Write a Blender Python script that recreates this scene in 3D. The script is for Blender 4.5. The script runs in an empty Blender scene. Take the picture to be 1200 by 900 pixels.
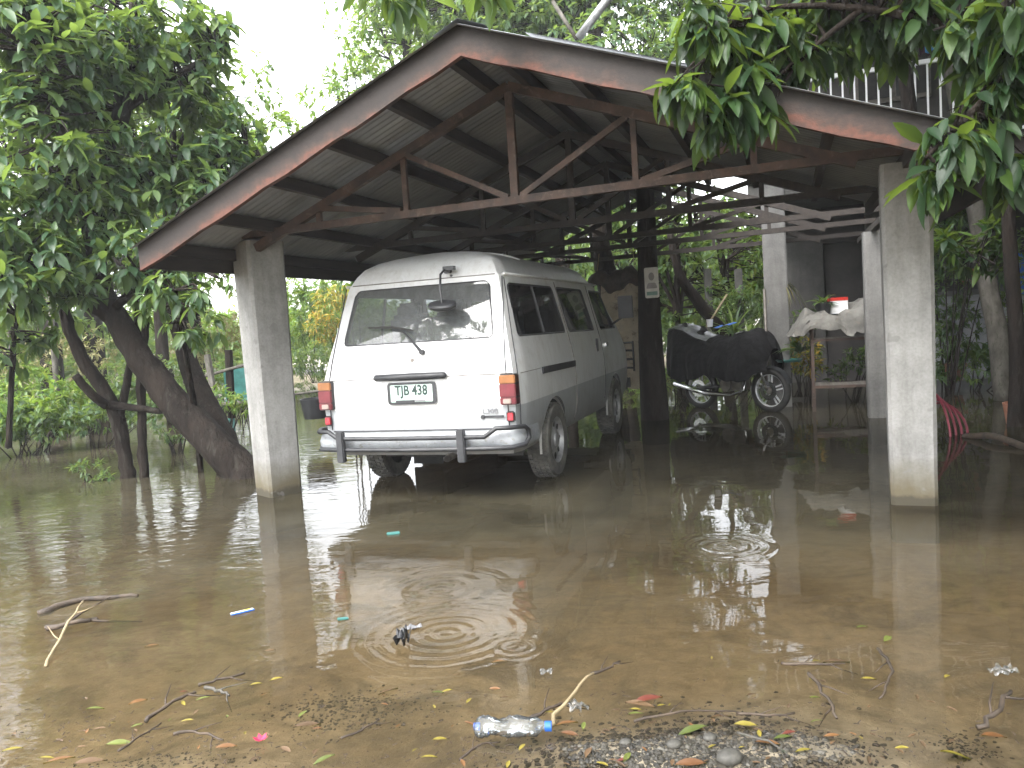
import bpy, bmesh, math, random
import numpy as np
from mathutils import Vector, Matrix
random.seed(7); rng = np.random.default_rng(11)
sc = bpy.context.scene
COL = sc.collection
pi = math.pi

# ------------------------------------------------------------------ camera
FPX, PITCH, ROLL, CAMH = 914.96, .0736, .0657, 1.2821
cp, sp, cr, sr = math.cos(PITCH), math.sin(PITCH), math.cos(ROLL), math.sin(ROLL)
cR = Vector((cr, -sr*sp, -sr*cp)); cU = Vector((sr, cr*sp, cr*cp)); cF = Vector((0, cp, -sp))
CAM = Vector((0, 0, CAMH))
cd = bpy.data.cameras.new('camera'); cam = bpy.data.objects.new('camera', cd); COL.objects.link(cam)
cam.matrix_world = Matrix(((cR.x, cU.x, -cF.x, 0), (cR.y, cU.y, -cF.y, 0), (cR.z, cU.z, -cF.z, CAMH), (0, 0, 0, 1)))
cd.sensor_width = 36; cd.lens = FPX/1200*36; cd.clip_start = .05; cd.clip_end = 2000
sc.camera = cam
# ------------------------------------------------------------------ world, sun, exposure
SUN_EL, SUN_AZ = math.radians(52), math.radians(215)      # azimuth clockwise from +y : behind the camera to the left
W = bpy.data.worlds.new('World'); sc.world = W; W.use_nodes = True
nt = W.node_tree; bg = nt.nodes['Background']
sky = nt.nodes.new('ShaderNodeTexSky'); sky.sky_type = 'NISHITA'; sky.sun_disc = False
sky.sun_elevation = SUN_EL; sky.sun_rotation = SUN_AZ; sky.dust_density = 2.5; sky.air_density = 1.0; sky.ozone_density = 1.0
hs = nt.nodes.new('ShaderNodeHueSaturation'); hs.inputs['Saturation'].default_value = .15
nt.links.new(sky.outputs[0], hs.inputs['Color']); nt.links.new(hs.outputs[0], bg.inputs[0]); bg.inputs[1].default_value = .15
sl = bpy.data.lights.new('sun', 'SUN'); sl.energy = .5; sl.angle = math.radians(40); sl.color = (1, .96, .9)
so = bpy.data.objects.new('sun', sl); COL.objects.link(so)
sd = Vector((math.sin(SUN_AZ)*math.cos(SUN_EL), math.cos(SUN_AZ)*math.cos(SUN_EL), math.sin(SUN_EL)))
so.rotation_euler = sd.to_track_quat('Z', 'Y').to_euler()
sc.view_settings.view_transform = 'Standard'; sc.view_settings.look = 'None'
sc.view_settings.exposure = 3.0; sc.view_settings.gamma = 1
try:
    sc.cycles.max_bounces = 10; sc.cycles.transparent_max_bounces = 12
    sc.cycles.caustics_reflective = False; sc.cycles.caustics_refractive = False
    sc.cycles.sample_clamp_indirect = 6
except Exception: pass

# ------------------------------------------------------------------ helpers
YAW = -.3441
UX = Vector((math.cos(.3441), -math.sin(.3441), 0)); WX = Vector((math.sin(.3441), math.cos(.3441), 0))
ORG = Vector((.226, 5.703, 0))
def LW(u, w, z=0): return ORG + UX*u + WX*w + Vector((0, 0, z))          # carport axes -> world
def ray(px, py): return cR*((px-600)/FPX) + cU*((450-py)/FPX) + cF
def AT(px, py, Y):                                                        # a point seen at a pixel, Y metres ahead
    d = ray(px, py); return CAM + d*(Y/d.y)
def G(px, py, z=0.0):                                                     # a point on the water level
    d = ray(px, py); return CAM + d*((z-CAMH)/d.z)
def PX(p):
    q = Vector(p)-CAM; D = q.dot(cF); return 600+FPX*q.dot(cR)/D, 450-FPX*q.dot(cU)/D, D
def tag(o, label=None, cat=None, group=None, kind=None):
    if label: o['label'] = label
    if cat: o['category'] = cat
    if group: o['group'] = group
    if kind: o['kind'] = kind
    return o
def thing(name, label, cat, loc=(0, 0, 0), rz=0, group=None):
    o = bpy.data.objects.new(name, None); COL.objects.link(o); o.empty_display_size = .1
    o.location = loc; o.rotation_euler = (0, 0, rz); return tag(o, label, cat, group)
def link(name, me, parent=None):
    o = bpy.data.objects.new(name, me); COL.objects.link(o)
    if parent is not None: o.parent = parent
    return o
def dup(o, parent=None):
    c = o.copy(); COL.objects.link(c)
    if parent is not None: c.parent = parent
    for ch in list(o.children): dup(ch, c)
    return c
class MB:
    def __init__(s): s.v = []; s.f = []
    def add(s, vs, fs):
        n = len(s.v); s.v += [tuple(x) for x in vs]; s.f += [tuple(i+n for i in f) for f in fs]; return s
    def box(s, c, d, rz=0, M=None):
        x, y, z = d[0]/2, d[1]/2, d[2]/2
        vs = [Vector((i*x, j*y, k*z)) for k in (-1, 1) for j in (-1, 1) for i in (-1, 1)]
        R = M or Matrix.Rotation(rz, 3, 'Z')
        return s.add([R@v+Vector(c) for v in vs], [(0, 2, 3, 1), (4, 5, 7, 6), (0, 1, 5, 4), (2, 6, 7, 3), (0, 4, 6, 2), (1, 3, 7, 5)])
    def beam(s, a, b, w, h, up=(0, 0, 1)):                                # rectangular bar from a to b
        a = Vector(a); b = Vector(b); y = (b-a); L = y.length; y.normalize()
        x = y.cross(Vector(up)); x = x.normalized() if x.length > 1e-5 else Vector((1, 0, 0)); z = x.cross(y)
        M = Matrix((x, y, z)).transposed()
        return s.box((a+b)/2, (w, L, h), M=M)
    def tube(s, pts, r, n=8, cap=True):
        pts = [Vector(p) for p in pts]
        if not isinstance(r, (list, tuple)): r = [r]*len(pts)
        prev = None; rings = []
        for i, p in enumerate(pts):
            t = (pts[min(i+1, len(pts)-1)]-pts[max(i-1, 0)]).normalized()
            if prev is None: x = t.orthogonal().normalized()
            else:
                x = prev-t*prev.dot(t); x = x.normalized() if x.length > 1e-6 else t.orthogonal().normalized()
            prev = x; y = t.cross(x)
            rings.append([p+(x*math.cos(2*pi*k/n)+y*math.sin(2*pi*k/n))*r[i] for k in range(n)])
        vs = [v for R in rings for v in R]; fs = []
        for i in range(len(pts)-1):
            for k in range(n): fs.append((i*n+k, i*n+(k+1) % n, (i+1)*n+(k+1) % n, (i+1)*n+k))
        if cap: fs.append(tuple(range(n))[::-1]); fs.append(tuple(range((len(pts)-1)*n, len(pts)*n)))
        return s.add(vs, fs)
    def lathe(s, prof, axis='Z', c=(0, 0, 0), n=24, close=False):        # prof: (radius, height)
        vs = []; m = len(prof)
        for k in range(n):
            a = 2*pi*k/n
            for r, h in prof:
                if axis == 'Z': p = (r*math.cos(a), r*math.sin(a), h)
                elif axis == 'X': p = (h, r*math.cos(a), r*math.sin(a))
                else: p = (r*math.cos(a), h, r*math.sin(a))
                vs.append(Vector(p)+Vector(c))
        fs = []
        for k in range(n):
            for j in range(m if close else m-1): fs.append((k*m+j, ((k+1) % n)*m+j, ((k+1) % n)*m+(j+1) % m, k*m+(j+1) % m))
        return s.add(vs, fs)
    def prism(s, poly, ext, M=None):                                     # poly in xy, extruded by the vector ext
        n = len(poly); a = [Vector((p[0], p[1], p[2] if len(p) > 2 else 0)) for p in poly]; b = [v+Vector(ext) for v in a]
        vs = a+b
        if M: vs = [M@v for v in vs]
        return s.add(vs, [tuple(range(n))[::-1], tuple(range(n, 2*n))]+[(i, (i+1) % n, (i+1) % n+n, i+n) for i in range(n)])
    def mesh(s, name, mat, origin=None, smooth=None, bevel=0, recalc=True):
        vs = s.v
        if origin is not None: o = Vector(origin); vs = [tuple(Vector(v)-o) for v in vs]
        me = bpy.data.meshes.new(name); me.from_pydata(vs, [], s.f)
        if recalc or bevel:
            bm = bmesh.new(); bm.from_mesh(me)
            if recalc: bmesh.ops.recalc_face_normals(bm, faces=bm.faces)
            if bevel: bmesh.ops.bevel(bm, geom=[e for e in bm.edges if e.is_manifold and e.calc_face_angle(0) > .5], offset=bevel, segments=2, affect='EDGES', clamp_overlap=True)
            bm.to_mesh(me); bm.free()
        me.materials.append(mat)
        if smooth is not None:
            me.polygons.foreach_set('use_smooth', [True]*len(me.polygons))
            if smooth < 3: me.set_sharp_from_angle(angle=smooth)
        me.update(); return me
    def build(s, name, mat, parent=None, origin=None, smooth=None, bevel=0, recalc=True):
        return link(name, s.mesh(name, mat, origin, smooth, bevel, recalc), parent)
def spline(pts, n=6):
    P = [Vector(p) for p in pts]; out = []
    for i in range(len(P)-1):
        a = P[max(i-1, 0)]; b = P[i]; c = P[i+1]; d = P[min(i+2, len(P)-1)]
        for k in range(n):
            t = k/n
            out.append(.5*((2*b)+(c-a)*t+(2*a-5*b+4*c-d)*t*t+(3*b-a-3*c+d)*t**3))
    out.append(P[-1]); return out
def lerps(vals, n=6):
    out = []
    for i in range(len(vals)-1): out += [vals[i]+(vals[i+1]-vals[i])*k/n for k in range(n)]
    return out+[vals[-1]]
def rpoly(pts, r, n=4):                                                  # rounded polygon, 2-D
    out = []; m = len(pts)
    for i in range(m):
        a = Vector(pts[i-1]); b = Vector(pts[i]); c = Vector(pts[(i+1) % m])
        p = b+(a-b).normalized()*r; q = b+(c-b).normalized()*r
        for k in range(n+1):
            t = k/n; out.append((p*(1-t)*(1-t)+b*2*t*(1-t)+q*t*t))
    return out

# ------------------------------------------------------------------ materials
class NT:
    def __init__(s, name):
        s.m = bpy.data.materials.new(name); s.m.use_nodes = True; s.t = s.m.node_tree; s.n = s.t.nodes
        s.b = s.n['Principled BSDF']; s.out = s.n['Material Output']
    def new(s, t, **kw):
        n = s.n.new(t)
        for k, v in kw.items():
            if k in n.inputs.keys(): n.inputs[k].default_value = v
            else: setattr(n, k, v)
        return n
    def l(s, a, b): s.t.links.new(a, b)
    def coord(s, kind='Object', scale=(1, 1, 1)):
        c = s.new('ShaderNodeTexCoord'); m = s.new('ShaderNodeMapping'); m.inputs['Scale'].default_value = scale
        s.l(c.outputs[kind], m.inputs[0]); return m.outputs[0]
    def noise(s, scale, detail=5, rough=.6, vec=None, dist=0):
        n = s.new('ShaderNodeTexNoise'); n.inputs['Scale'].default_value = scale; n.inputs['Detail'].default_value = detail
        n.inputs['Roughness'].default_value = rough; n.inputs['Distortion'].default_value = dist
        if vec is not None: s.l(vec, n.inputs['Vector'])
        return n.outputs['Fac']
    def ramp(s, fac, stops):
        r = s.new('ShaderNodeValToRGB'); e = r.color_ramp.elements
        while len(e) < len(stops): e.new(.5)
        for i, (p, c) in enumerate(stops): e[i].position = p; e[i].color = (*c, 1) if len(c) == 3 else c
        s.l(fac, r.inputs[0]); return r.outputs[0]
    def math(s, op, a, b=None, clamp=False):
        n = s.new('ShaderNodeMath'); n.operation = op; n.use_clamp = clamp
        for i, x in enumerate((a, b)):
            if x is None: continue
            if hasattr(x, 'links'): s.l(x, n.inputs[i])
            else: n.inputs[i].default_value = x
        return n.outputs[0]
    def mix(s, fac, a, b, mode='MIX'):
        n = s.new('ShaderNodeMix'); n.data_type = 'RGBA'; n.blend_type = mode
        for k, x in ((0, fac), (6, a), (7, b)):
            if hasattr(x, 'links'): s.l(x, n.inputs[k])
            else: n.inputs[k].default_value = x if k == 0 else ((*x, 1) if len(x) == 3 else x)
        return n.outputs[2]
    def bump(s, h, strength=.3, dist=.01):
        b = s.new('ShaderNodeBump'); b.inputs['Strength'].default_value = strength; b.inputs['Distance'].default_value = dist
        s.l(h, b.inputs['Height']); s.l(b.outputs[0], s.b.inputs['Normal']); return b.outputs[0]
    def set(s, **kw):
        for k, v in kw.items():
            i = s.b.inputs[k.replace('_', ' ')]
            if hasattr(v, 'links'): s.l(v, i)
            else: i.default_value = (*v, 1) if isinstance(v, tuple) and len(v) == 3 else v
        return s
def mat_mottle(name, c1, c2, scale=6, rough=.6, bump=.2, bscale=40, metallic=0, stretch=(1, 1, 1), spec=.5, lo=.35, hi=.65, c3=None, dist=.004):
    t = NT(name); v = t.coord('Object', stretch)
    f = t.noise(scale, 6, .65, v)
    col = t.ramp(f, [(lo, c1), (hi, c2)])
    if c3 is not None:
        g = t.ramp(t.noise(scale*2.7, 6, .7, v, .6), [(.55, (0, 0, 0)), (.68, (1, 1, 1))]); col = t.mix(g, col, c3)
    t.set(Base_Color=col, Roughness=rough, Metallic=metallic, Specular_IOR_Level=spec)
    if bump: t.bump(t.noise(bscale, 5, .6, v), bump, dist)
    return t.m
def mat_plain(name, c, rough=.5, metallic=0, spec=.5, var=.25):
    return mat_mottle(name, tuple(x*(1-var) for x in c), tuple(min(1, x*(1+var)) for x in c), 9, rough, .05, 60, metallic, spec=spec)
def mat_leaf(name, stops, rough=.38, trans=.45, obj=False):
    t = NT(name); g = t.new('ShaderNodeNewGeometry'); oi = t.new('ShaderNodeObjectInfo')
    r = t.math('FRACT', t.math('ADD', g.outputs['Random Per Island'], oi.outputs['Random'])) if not obj else oi.outputs['Random']
    col = t.ramp(r, stops)
    v = t.coord('Object'); n = t.noise(3, 3, .6, v)
    col = t.mix(.35, col, t.ramp(n, [(.3, (.35, .35, .3)), (.7, (1, 1, 1))]), 'MULTIPLY')
    t.set(Base_Color=col, Roughness=rough, Specular_IOR_Level=.5)
    tr = t.new('ShaderNodeBsdfTranslucent'); tc = t.mix(.5, col, (.30, .42, .04), 'MIX'); t.l(tc, tr.inputs[0])
    ms = t.new('ShaderNodeMixShader'); ms.inputs[0].default_value = trans
    t.l(t.b.outputs[0], ms.inputs[1]); t.l(tr.outputs[0], ms.inputs[2]); t.l(ms.outputs[0], t.out.inputs[0]); return t.m
M = {}
GR = lambda a, b, c, d: [(0, a), (.4, b), (.75, c), (1, d)]
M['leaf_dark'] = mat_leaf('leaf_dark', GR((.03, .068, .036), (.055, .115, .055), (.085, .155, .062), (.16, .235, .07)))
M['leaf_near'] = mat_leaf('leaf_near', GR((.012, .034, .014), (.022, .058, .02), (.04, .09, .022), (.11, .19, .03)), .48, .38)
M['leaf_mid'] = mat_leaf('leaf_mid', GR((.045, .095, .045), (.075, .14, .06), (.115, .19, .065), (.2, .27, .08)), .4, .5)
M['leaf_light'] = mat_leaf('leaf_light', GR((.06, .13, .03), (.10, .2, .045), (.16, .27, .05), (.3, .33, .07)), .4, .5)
M['leaf_yellow'] = mat_leaf('leaf_yellow', [(0, (.12, .2, .04)), (.4, (.3, .3, .05)), (.7, (.5, .33, .04)), (1, (.55, .3, .03))], .5, .4)
M['leaf_straw'] = mat_leaf('leaf_straw', [(0, (.2, .16, .08)), (.5, (.35, .3, .16)), (1, (.3, .33, .15))], .6, .3)
M['leaf_brown'] = mat_leaf('leaf_brown', [(0, (.05, .035, .02)), (.5, (.1, .07, .04)), (1, (.17, .13, .06))], .6, .3)
M['bark'] = mat_mottle('bark', (.008, .006, .005), (.026, .020, .016), 7, .85, 1, 22, stretch=(1, 1, .25), spec=.15, c3=(.038, .036, .03), dist=.03)
M['bark_pale'] = mat_mottle('bark_pale', (.05, .045, .038), (.12, .112, .098), 9, .85, .6, 30, stretch=(1, 1, .5), c3=(.035, .042, .025), spec=.2, dist=.01)
M['rust_paint'] = mat_mottle('rust_paint', (.035, .022, .018), (.15, .045, .028), 3.2, .7, .4, 30, stretch=(1, 1, 3), lo=.42, hi=.6, c3=(.05, .035, .028))
def fascia_paint():
    t = NT('fascia_paint'); v = t.coord('Object'); a = t.new('ShaderNodeAttribute'); a.attribute_name = 'edge'
    n1 = t.noise(1.6, 7, .7, v); n2 = t.noise(9, 6, .7, t.coord('Object', (.5, 1, 2)))
    f = t.math('ADD', t.math('MULTIPLY', a.outputs['Fac'], .75), t.math('ADD', t.math('MULTIPLY', t.math('SUBTRACT', n1, .5), 1.5), t.math('MULTIPLY', t.math('SUBTRACT', n2, .5), .5)))
    col = t.ramp(f, [(.36, (.020, .015, .013)), (.58, (.045, .026, .020)), (.74, (.105, .038, .024)), (.95, (.06, .028, .021))])
    col = t.mix(.6, col, t.ramp(t.noise(30, 4, .6, v), [(.35, (.55, .55, .55)), (.6, (1, 1, 1))]), 'MULTIPLY')
    t.set(Base_Color=col, Roughness=.75); t.bump(t.noise(18, 7, .7, v), .5, .008); return t.m
M['rust_paint'] = fascia_paint()
M['rust_steel'] = mat_mottle('rust_steel', (.03, .02, .016), (.085, .05, .036), 6, .7, .3, 45, c3=(.12, .09, .07))
M['dark_wood_and_silhouette'] = mat_mottle('dark_wood_and_silhouette', (.014, .011, .010), (.034, .026, .021), 5, .8, .5, 30, stretch=(4, .5, 4))
M['beige_tarp'] = mat_mottle('beige_tarp', (.34, .29, .21), (.55, .48, .37), 3, .8, .3, 14, c3=(.12, .09, .06))
M['brown_cloth'] = mat_mottle('brown_cloth', (.03, .024, .02), (.10, .08, .065), 5, .85, .5, 16)
M['black_canvas'] = mat_mottle('black_canvas', (.004, .004, .0045), (.010, .010, .011), 4, .8, .8, 12, dist=.03, spec=.2)
M['black_rubber'] = mat_mottle('black_rubber', (.014, .014, .014), (.03, .029, .027), 9, .75, .2, 50)
M['muddy_tyre'] = mat_mottle('muddy_tyre', (.035, .034, .032), (.12, .115, .10), 8, .85, .4, 40)
M['black_plastic'] = mat_mottle('black_plastic', (.014, .015, .017), (.035, .036, .04), 8, .45, .15, 60)
M['chrome'] = mat_plain('chrome', (.6, .6, .62), .2, 1, .5, .1)
M['alloy'] = mat_mottle('alloy', (.2, .2, .2), (.4, .4, .41), 12, .45, .1, 50, metallic=.6)
M['alloy_bright'] = mat_plain('alloy_bright', (.62, .63, .65), .35, .3)
M['dull_metal'] = mat_mottle('dull_metal', (.10, .09, .08), (.22, .2, .18), 8, .5, .2, 40, metallic=.5)
M['white_paint'] = mat_plain('white_paint', (.7, .71, .73), .5, 0, .5, .06)
M['railing_white'] = mat_plain('railing_white', (.75, .76, .78), .4, 0, .5, .06)
M['terracotta'] = mat_mottle('terracotta', (.28, .12, .07), (.42, .2, .13), 10, .8, .2)
M['teal_plastic'] = mat_plain('teal_plastic', (.05, .17, .155), .4)
M['blue_plastic'] = mat_plain('blue_plastic', (.02, .12, .5), .35)
M['red_plastic'] = mat_plain('red_plastic', (.5, .03, .02), .4)
M['pink_rubber'] = mat_plain('pink_rubber', (.26, .045, .07), .45)
M['pink_petal'] = mat_plain('pink_petal', (.6, .03, .10), .5)
M['straw_stick'] = mat_plain('straw_stick', (.27, .21, .12), .6)
M['twig'] = mat_mottle('twig', (.03, .022, .016), (.09, .065, .045), 14, .7, .4, 60)
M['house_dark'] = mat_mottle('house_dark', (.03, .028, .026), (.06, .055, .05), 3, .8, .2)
M['cloth_blue'] = mat_plain('cloth_blue', (.05, .2, .4), .8); M['cloth_white'] = mat_plain('cloth_white', (.75, .75, .8), .8)
M['cloth_dark'] = mat_plain('cloth_dark', (.05, .02, .03), .8)
M['canvas_grey'] = mat_mottle('canvas_grey', (.08, .077, .07), (.17, .165, .15), 4, .75, .4, 14, c3=(.14, .12, .10), dist=.02)
M['amber'] = mat_plain('amber', (.27, .11, .035), .3); M['lamp_red'] = mat_plain('lamp_red', (.12, .016, .022), .3)
M['lamp_clear'] = mat_plain('lamp_clear', (.32, .25, .22), .3); M['reflector'] = mat_plain('reflector', (.36, .03, .04), .25)
M['plate_white'] = mat_mottle('plate_white', (.30, .42, .37), (.46, .52, .49), 20, .4, 0)
M['plate_ink'] = mat_plain('plate_ink', (.012, .03, .025), .5)
M['ink_grey'] = mat_plain('ink_grey', (.18, .18, .19), .4)

def concrete(name, c1, c2, algae=True):
    t = NT(name); v = t.coord('Object')
    col = t.ramp(t.noise(3.5, 8, .7, v), [(.3, c1), (.7, c2)])
    col = t.mix(.5, col, t.ramp(t.noise(60, 3, .5, v), [(.3, (.7, .7, .7)), (.6, (1, 1, 1))]), 'MULTIPLY')
    st = t.coord('Object', (6, 6, .6))
    col = t.mix(.45, col, t.ramp(t.noise(2, 6, .7, st), [(.35, (.55, .54, .52)), (.6, (1, 1, 1))]), 'MULTIPLY')
    if algae:
        sx = t.new('ShaderNodeSeparateXYZ'); t.l(v, sx.inputs[0])
        z = t.math('ADD', sx.outputs[2], t.math('MULTIPLY', t.noise(5, 5, .6, v), .22))
        col = t.mix(t.ramp(z, [(.20, (1, 1, 1)), (.42, (0, 0, 0))]), col, (.10, .085, .052))
        col = t.mix(t.ramp(t.math('ADD', sx.outputs[2], t.math('MULTIPLY', t.noise(9, 5, .7, v), .10)), [(.10, (1, 1, 1)), (.125, (0, 0, 0))]), col, (.05, .043, .028))
        chips = t.ramp(t.noise(9, 2, .5, v), [(.68, (0, 0, 0)), (.72, (1, 1, 1))]); col = t.mix(t.math('MULTIPLY', chips, .6), col, (.16, .155, .15))
    t.set(Base_Color=col, Roughness=.85); t.bump(t.noise(25, 8, .7, v), .35, .006); return t.m
M['concrete'] = concrete('concrete', (.19, .187, .18), (.33, .326, .315))
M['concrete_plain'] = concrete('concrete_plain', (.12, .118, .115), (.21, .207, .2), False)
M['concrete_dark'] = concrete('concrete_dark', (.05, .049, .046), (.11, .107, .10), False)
def roofing():
    t = NT('roofing_metal'); v = t.coord('Object')
    col = t.ramp(t.noise(1.6, 7, .65, v), [(.3, (.2, .21, .225)), (.7, (.33, .345, .36))])
    s2 = t.coord('Object', (.3, 9, 1)); col = t.mix(.5, col, t.ramp(t.noise(1.4, 5, .7, s2), [(.3, (.66, .65, .64)), (.6, (1, 1, 1))]), 'MULTIPLY')
    rust = t.ramp(t.noise(3, 7, .7, v), [(.6, (0, 0, 0)), (.72, (1, 1, 1))]); col = t.mix(t.math('MULTIPLY', rust, .5), col, (.10, .055, .035))
    t.set(Base_Color=col, Roughness=.5, Metallic=.35); return t.m
M['roofing'] = roofing()
def van_paint():
    t = NT('van_paint'); v = t.coord('Object'); sx = t.new('ShaderNodeSeparateXYZ'); t.l(v, sx.inputs[0])
    z = sx.outputs[2]
    band = t.math('MULTIPLY', t.math('LESS_THAN', z, .703), t.math('GREATER_THAN', z, .2))
    col = t.mix(band, (.63, .64, .65), (.36, .38, .40))
    col = t.mix(.25, col, t.ramp(t.noise(5, 6, .7, v), [(.35, (.75, .73, .70)), (.65, (1, 1, 1))]), 'MULTIPLY')
    zz = t.math('ADD', z, t.math('MULTIPLY', t.noise(7, 6, .7, v), .4))
    dirt2 = t.ramp(t.noise(3.2, 7, .7, v, .4), [(.5, (1, 1, 1)), (.7, (.74, .71, .67))]); col = t.mix(.8, col, dirt2, 'MULTIPLY')
    mud = t.ramp(zz, [(.45, (1, 1, 1)), (.95, (0, 0, 0))]); col = t.mix(t.math('MULTIPLY', mud, .6), col, (.15, .135, .112))
    streak = t.ramp(t.noise(2, 5, .7, t.coord('Object', (14, 14, .7))), [(.5, (1, 1, 1)), (.72, (.8, .78, .75))]); col = t.mix(.75, col, streak, 'MULTIPLY')
    t.set(Base_Color=col, Roughness=.38, Coat_Weight=.25, Coat_Roughness=.2); t.bump(t.noise(2.5, 3, .5, v), .04, .02); return t.m
M['van_paint'] = van_paint()
M['van_interior'] = mat_mottle('van_interior', (.07, .07, .075), (.13, .13, .135), 6, .8, .1)
M['seat_cloth'] = mat_mottle('seat_cloth', (.05, .055, .065), (.10, .105, .12), 20, .9, .1)
M['seam_dark'] = mat_plain('seam_dark', (.05, .05, .055), .7)
def glass(name, tint, dif=0.0, rough=.02):
    t = NT(name); fr = t.new('ShaderNodeFresnel'); fr.inputs['IOR'].default_value = 1.6
    gl = t.new('ShaderNodeBsdfGlossy'); gl.inputs['Roughness'].default_value = rough
    tr = t.new('ShaderNodeBsdfTransparent'); tr.inputs[0].default_value = (*tint, 1)
    m = t.new('ShaderNodeMixShader'); t.l(fr.outputs[0], m.inputs[0]); t.l(gl.outputs[0], m.inputs[2])
    if dif:
        d = t.new('ShaderNodeBsdfDiffuse'); d.inputs[0].default_value = (.5, .52, .52, 1)
        m2 = t.new('ShaderNodeMixShader'); m2.inputs[0].default_value = dif
        t.l(tr.outputs[0], m2.inputs[1]); t.l(d.outputs[0], m2.inputs[2]); t.l(m2.outputs[0], m.inputs[1])
    else: t.l(tr.outputs[0], m.inputs[1])
    t.l(m.outputs[0], t.out.inputs[0]); return t.m
M['glass_rear'] = glass('glass_rear', (.62, .66, .67), .16)
M['glass_side'] = glass('glass_side', (.3, .32, .33))
M['clear_plastic'] = glass('clear_plastic', (.86, .9, .92), .12, .08)
def mud():
    t = NT('mud_ground'); v = t.coord('Object')
    col = t.ramp(t.noise(1.3, 8, .65, v), [(.3, (.225, .185, .128)), (.7, (.385, .33, .24))])
    col = t.mix(.6, col, t.ramp(t.noise(11, 8, .7, v), [(.35, (.45, .43, .4)), (.6, (1, 1, 1))]), 'MULTIPLY')
    gr = t.ramp(t.noise(2.2, 7, .7, v, .8), [(.5, (0, 0, 0)), (.62, (1, 1, 1))]); col = t.mix(t.math('MULTIPLY', gr, .7), col, (.085, .072, .05))
    gp = t.ramp(t.noise(1.1, 6, .75, t.coord('Object', (1, 2.2, 1)), .6), [(.56, (0, 0, 0)), (.66, (1, 1, 1))]); col = t.mix(t.math('MULTIPLY', gp, .6), col, (.12, .098, .062))
    t.set(Base_Color=col, Roughness=.4); t.bump(t.noise(30, 8, .7, v), .6, .02); return t.m
M['mud'] = mud()
M['gravel'] = mat_leaf('gravel', [(0, (.018, .016, .012)), (.45, (.04, .035, .026)), (.85, (.07, .062, .047)), (1, (.13, .12, .10))], .5, 0)
RIPPLES = [(G(523, 742), .55, 42), (G(604, 758), .2, 60), (G(850, 640), .35, 38), (G(515, 690), .45, 30), (G(1160, 800), .15, 70)]
def water():
    t = NT('flood_water'); v = t.coord('Object')
    fr = t.new('ShaderNodeFresnel'); fr.inputs['IOR'].default_value = 1.33
    gl = t.new('ShaderNodeBsdfGlossy'); gl.inputs['Roughness'].default_value = .02
    df = t.new('ShaderNodeBsdfDiffuse'); tr = t.new('ShaderNodeBsdfTransparent'); da = t.new('ShaderNodeAttribute'); da.attribute_name = 'depth'
    t.l(t.ramp(da.outputs['Fac'], [(0, (.96, .94, .9)), (.06, (.84, .77, .64)), (.2, (.49, .40, .265)), (.4, (.19, .15, .09))]), tr.inputs[0])
    dc = t.ramp(t.noise(.55, 5, .65, v, .4), [(.3, (.12, .105, .066)), (.7, (.19, .17, .115))]); t.l(dc, df.inputs[0])
    m1 = t.new('ShaderNodeMixShader'); k = t.math('MULTIPLY', t.ramp(t.noise(.8, 6, .65, v, .5), [(.3, (.10, .10, .10)), (.75, (.5, .5, .5))]), t.ramp(da.outputs['Fac'], [(0, (.05, .05, .05)), (.15, (.75, .75, .75)), (.5, (1, 1, 1))])); t.l(k, m1.inputs[0])
    t.l(tr.outputs[0], m1.inputs[1]); t.l(df.outputs[0], m1.inputs[2])
    m2 = t.new('ShaderNodeMixShader'); t.l(fr.outputs[0], m2.inputs[0]); t.l(m1.outputs[0], m2.inputs[1]); t.l(gl.outputs[0], m2.inputs[2])
    t.l(m2.outputs[0], t.out.inputs[0])
    # ripples: a soft swell everywhere, stronger chop to the left, rings where drops fell
    h = t.math('MULTIPLY', t.noise(2.0, 2, .4, v, .3), .0035)
    sx = t.new('ShaderNodeSeparateXYZ'); t.l(v, sx.inputs[0])
    chop = t.math('MULTIPLY', t.math('SUBTRACT', t.math('MULTIPLY', sx.outputs[0], -.5), .2, True), .0045, False)
    chop = t.math('MINIMUM', chop, .005)
    h = t.math('ADD', h, t.math('MULTIPLY', t.noise(8, 3, .5, t.coord('Object', (.6, 1.3, 1)), .4), t.math('ADD', chop, .0004)))
    for c, R, k in RIPPLES:
        d = t.new('ShaderNodeVectorMath'); d.operation = 'DISTANCE'; t.l(v, d.inputs[0]); d.inputs[1].default_value = (c.x, c.y, 0)
        dd = t.math('ADD', d.outputs['Value'], t.math('MULTIPLY', t.noise(5, 3, .6, v), .035))
        env = t.math('MULTIPLY', t.math('SUBTRACT', 1, t.math('DIVIDE', dd, R), True), .0011 if R > .3 else .0009)
        h = t.math('ADD', h, t.math('MULTIPLY', t.math('SINE', t.math('MULTIPLY', dd, k*2.2)), env))
    b = t.new('ShaderNodeBump'); b.inputs['Strength'].default_value = 1; b.inputs['Distance'].default_value = 1
    t.l(h, b.inputs['Height'])
    for n in (fr, gl, df): t.l(b.outputs[0], n.inputs['Normal'])
    return t.m
M['water'] = water()

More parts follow.
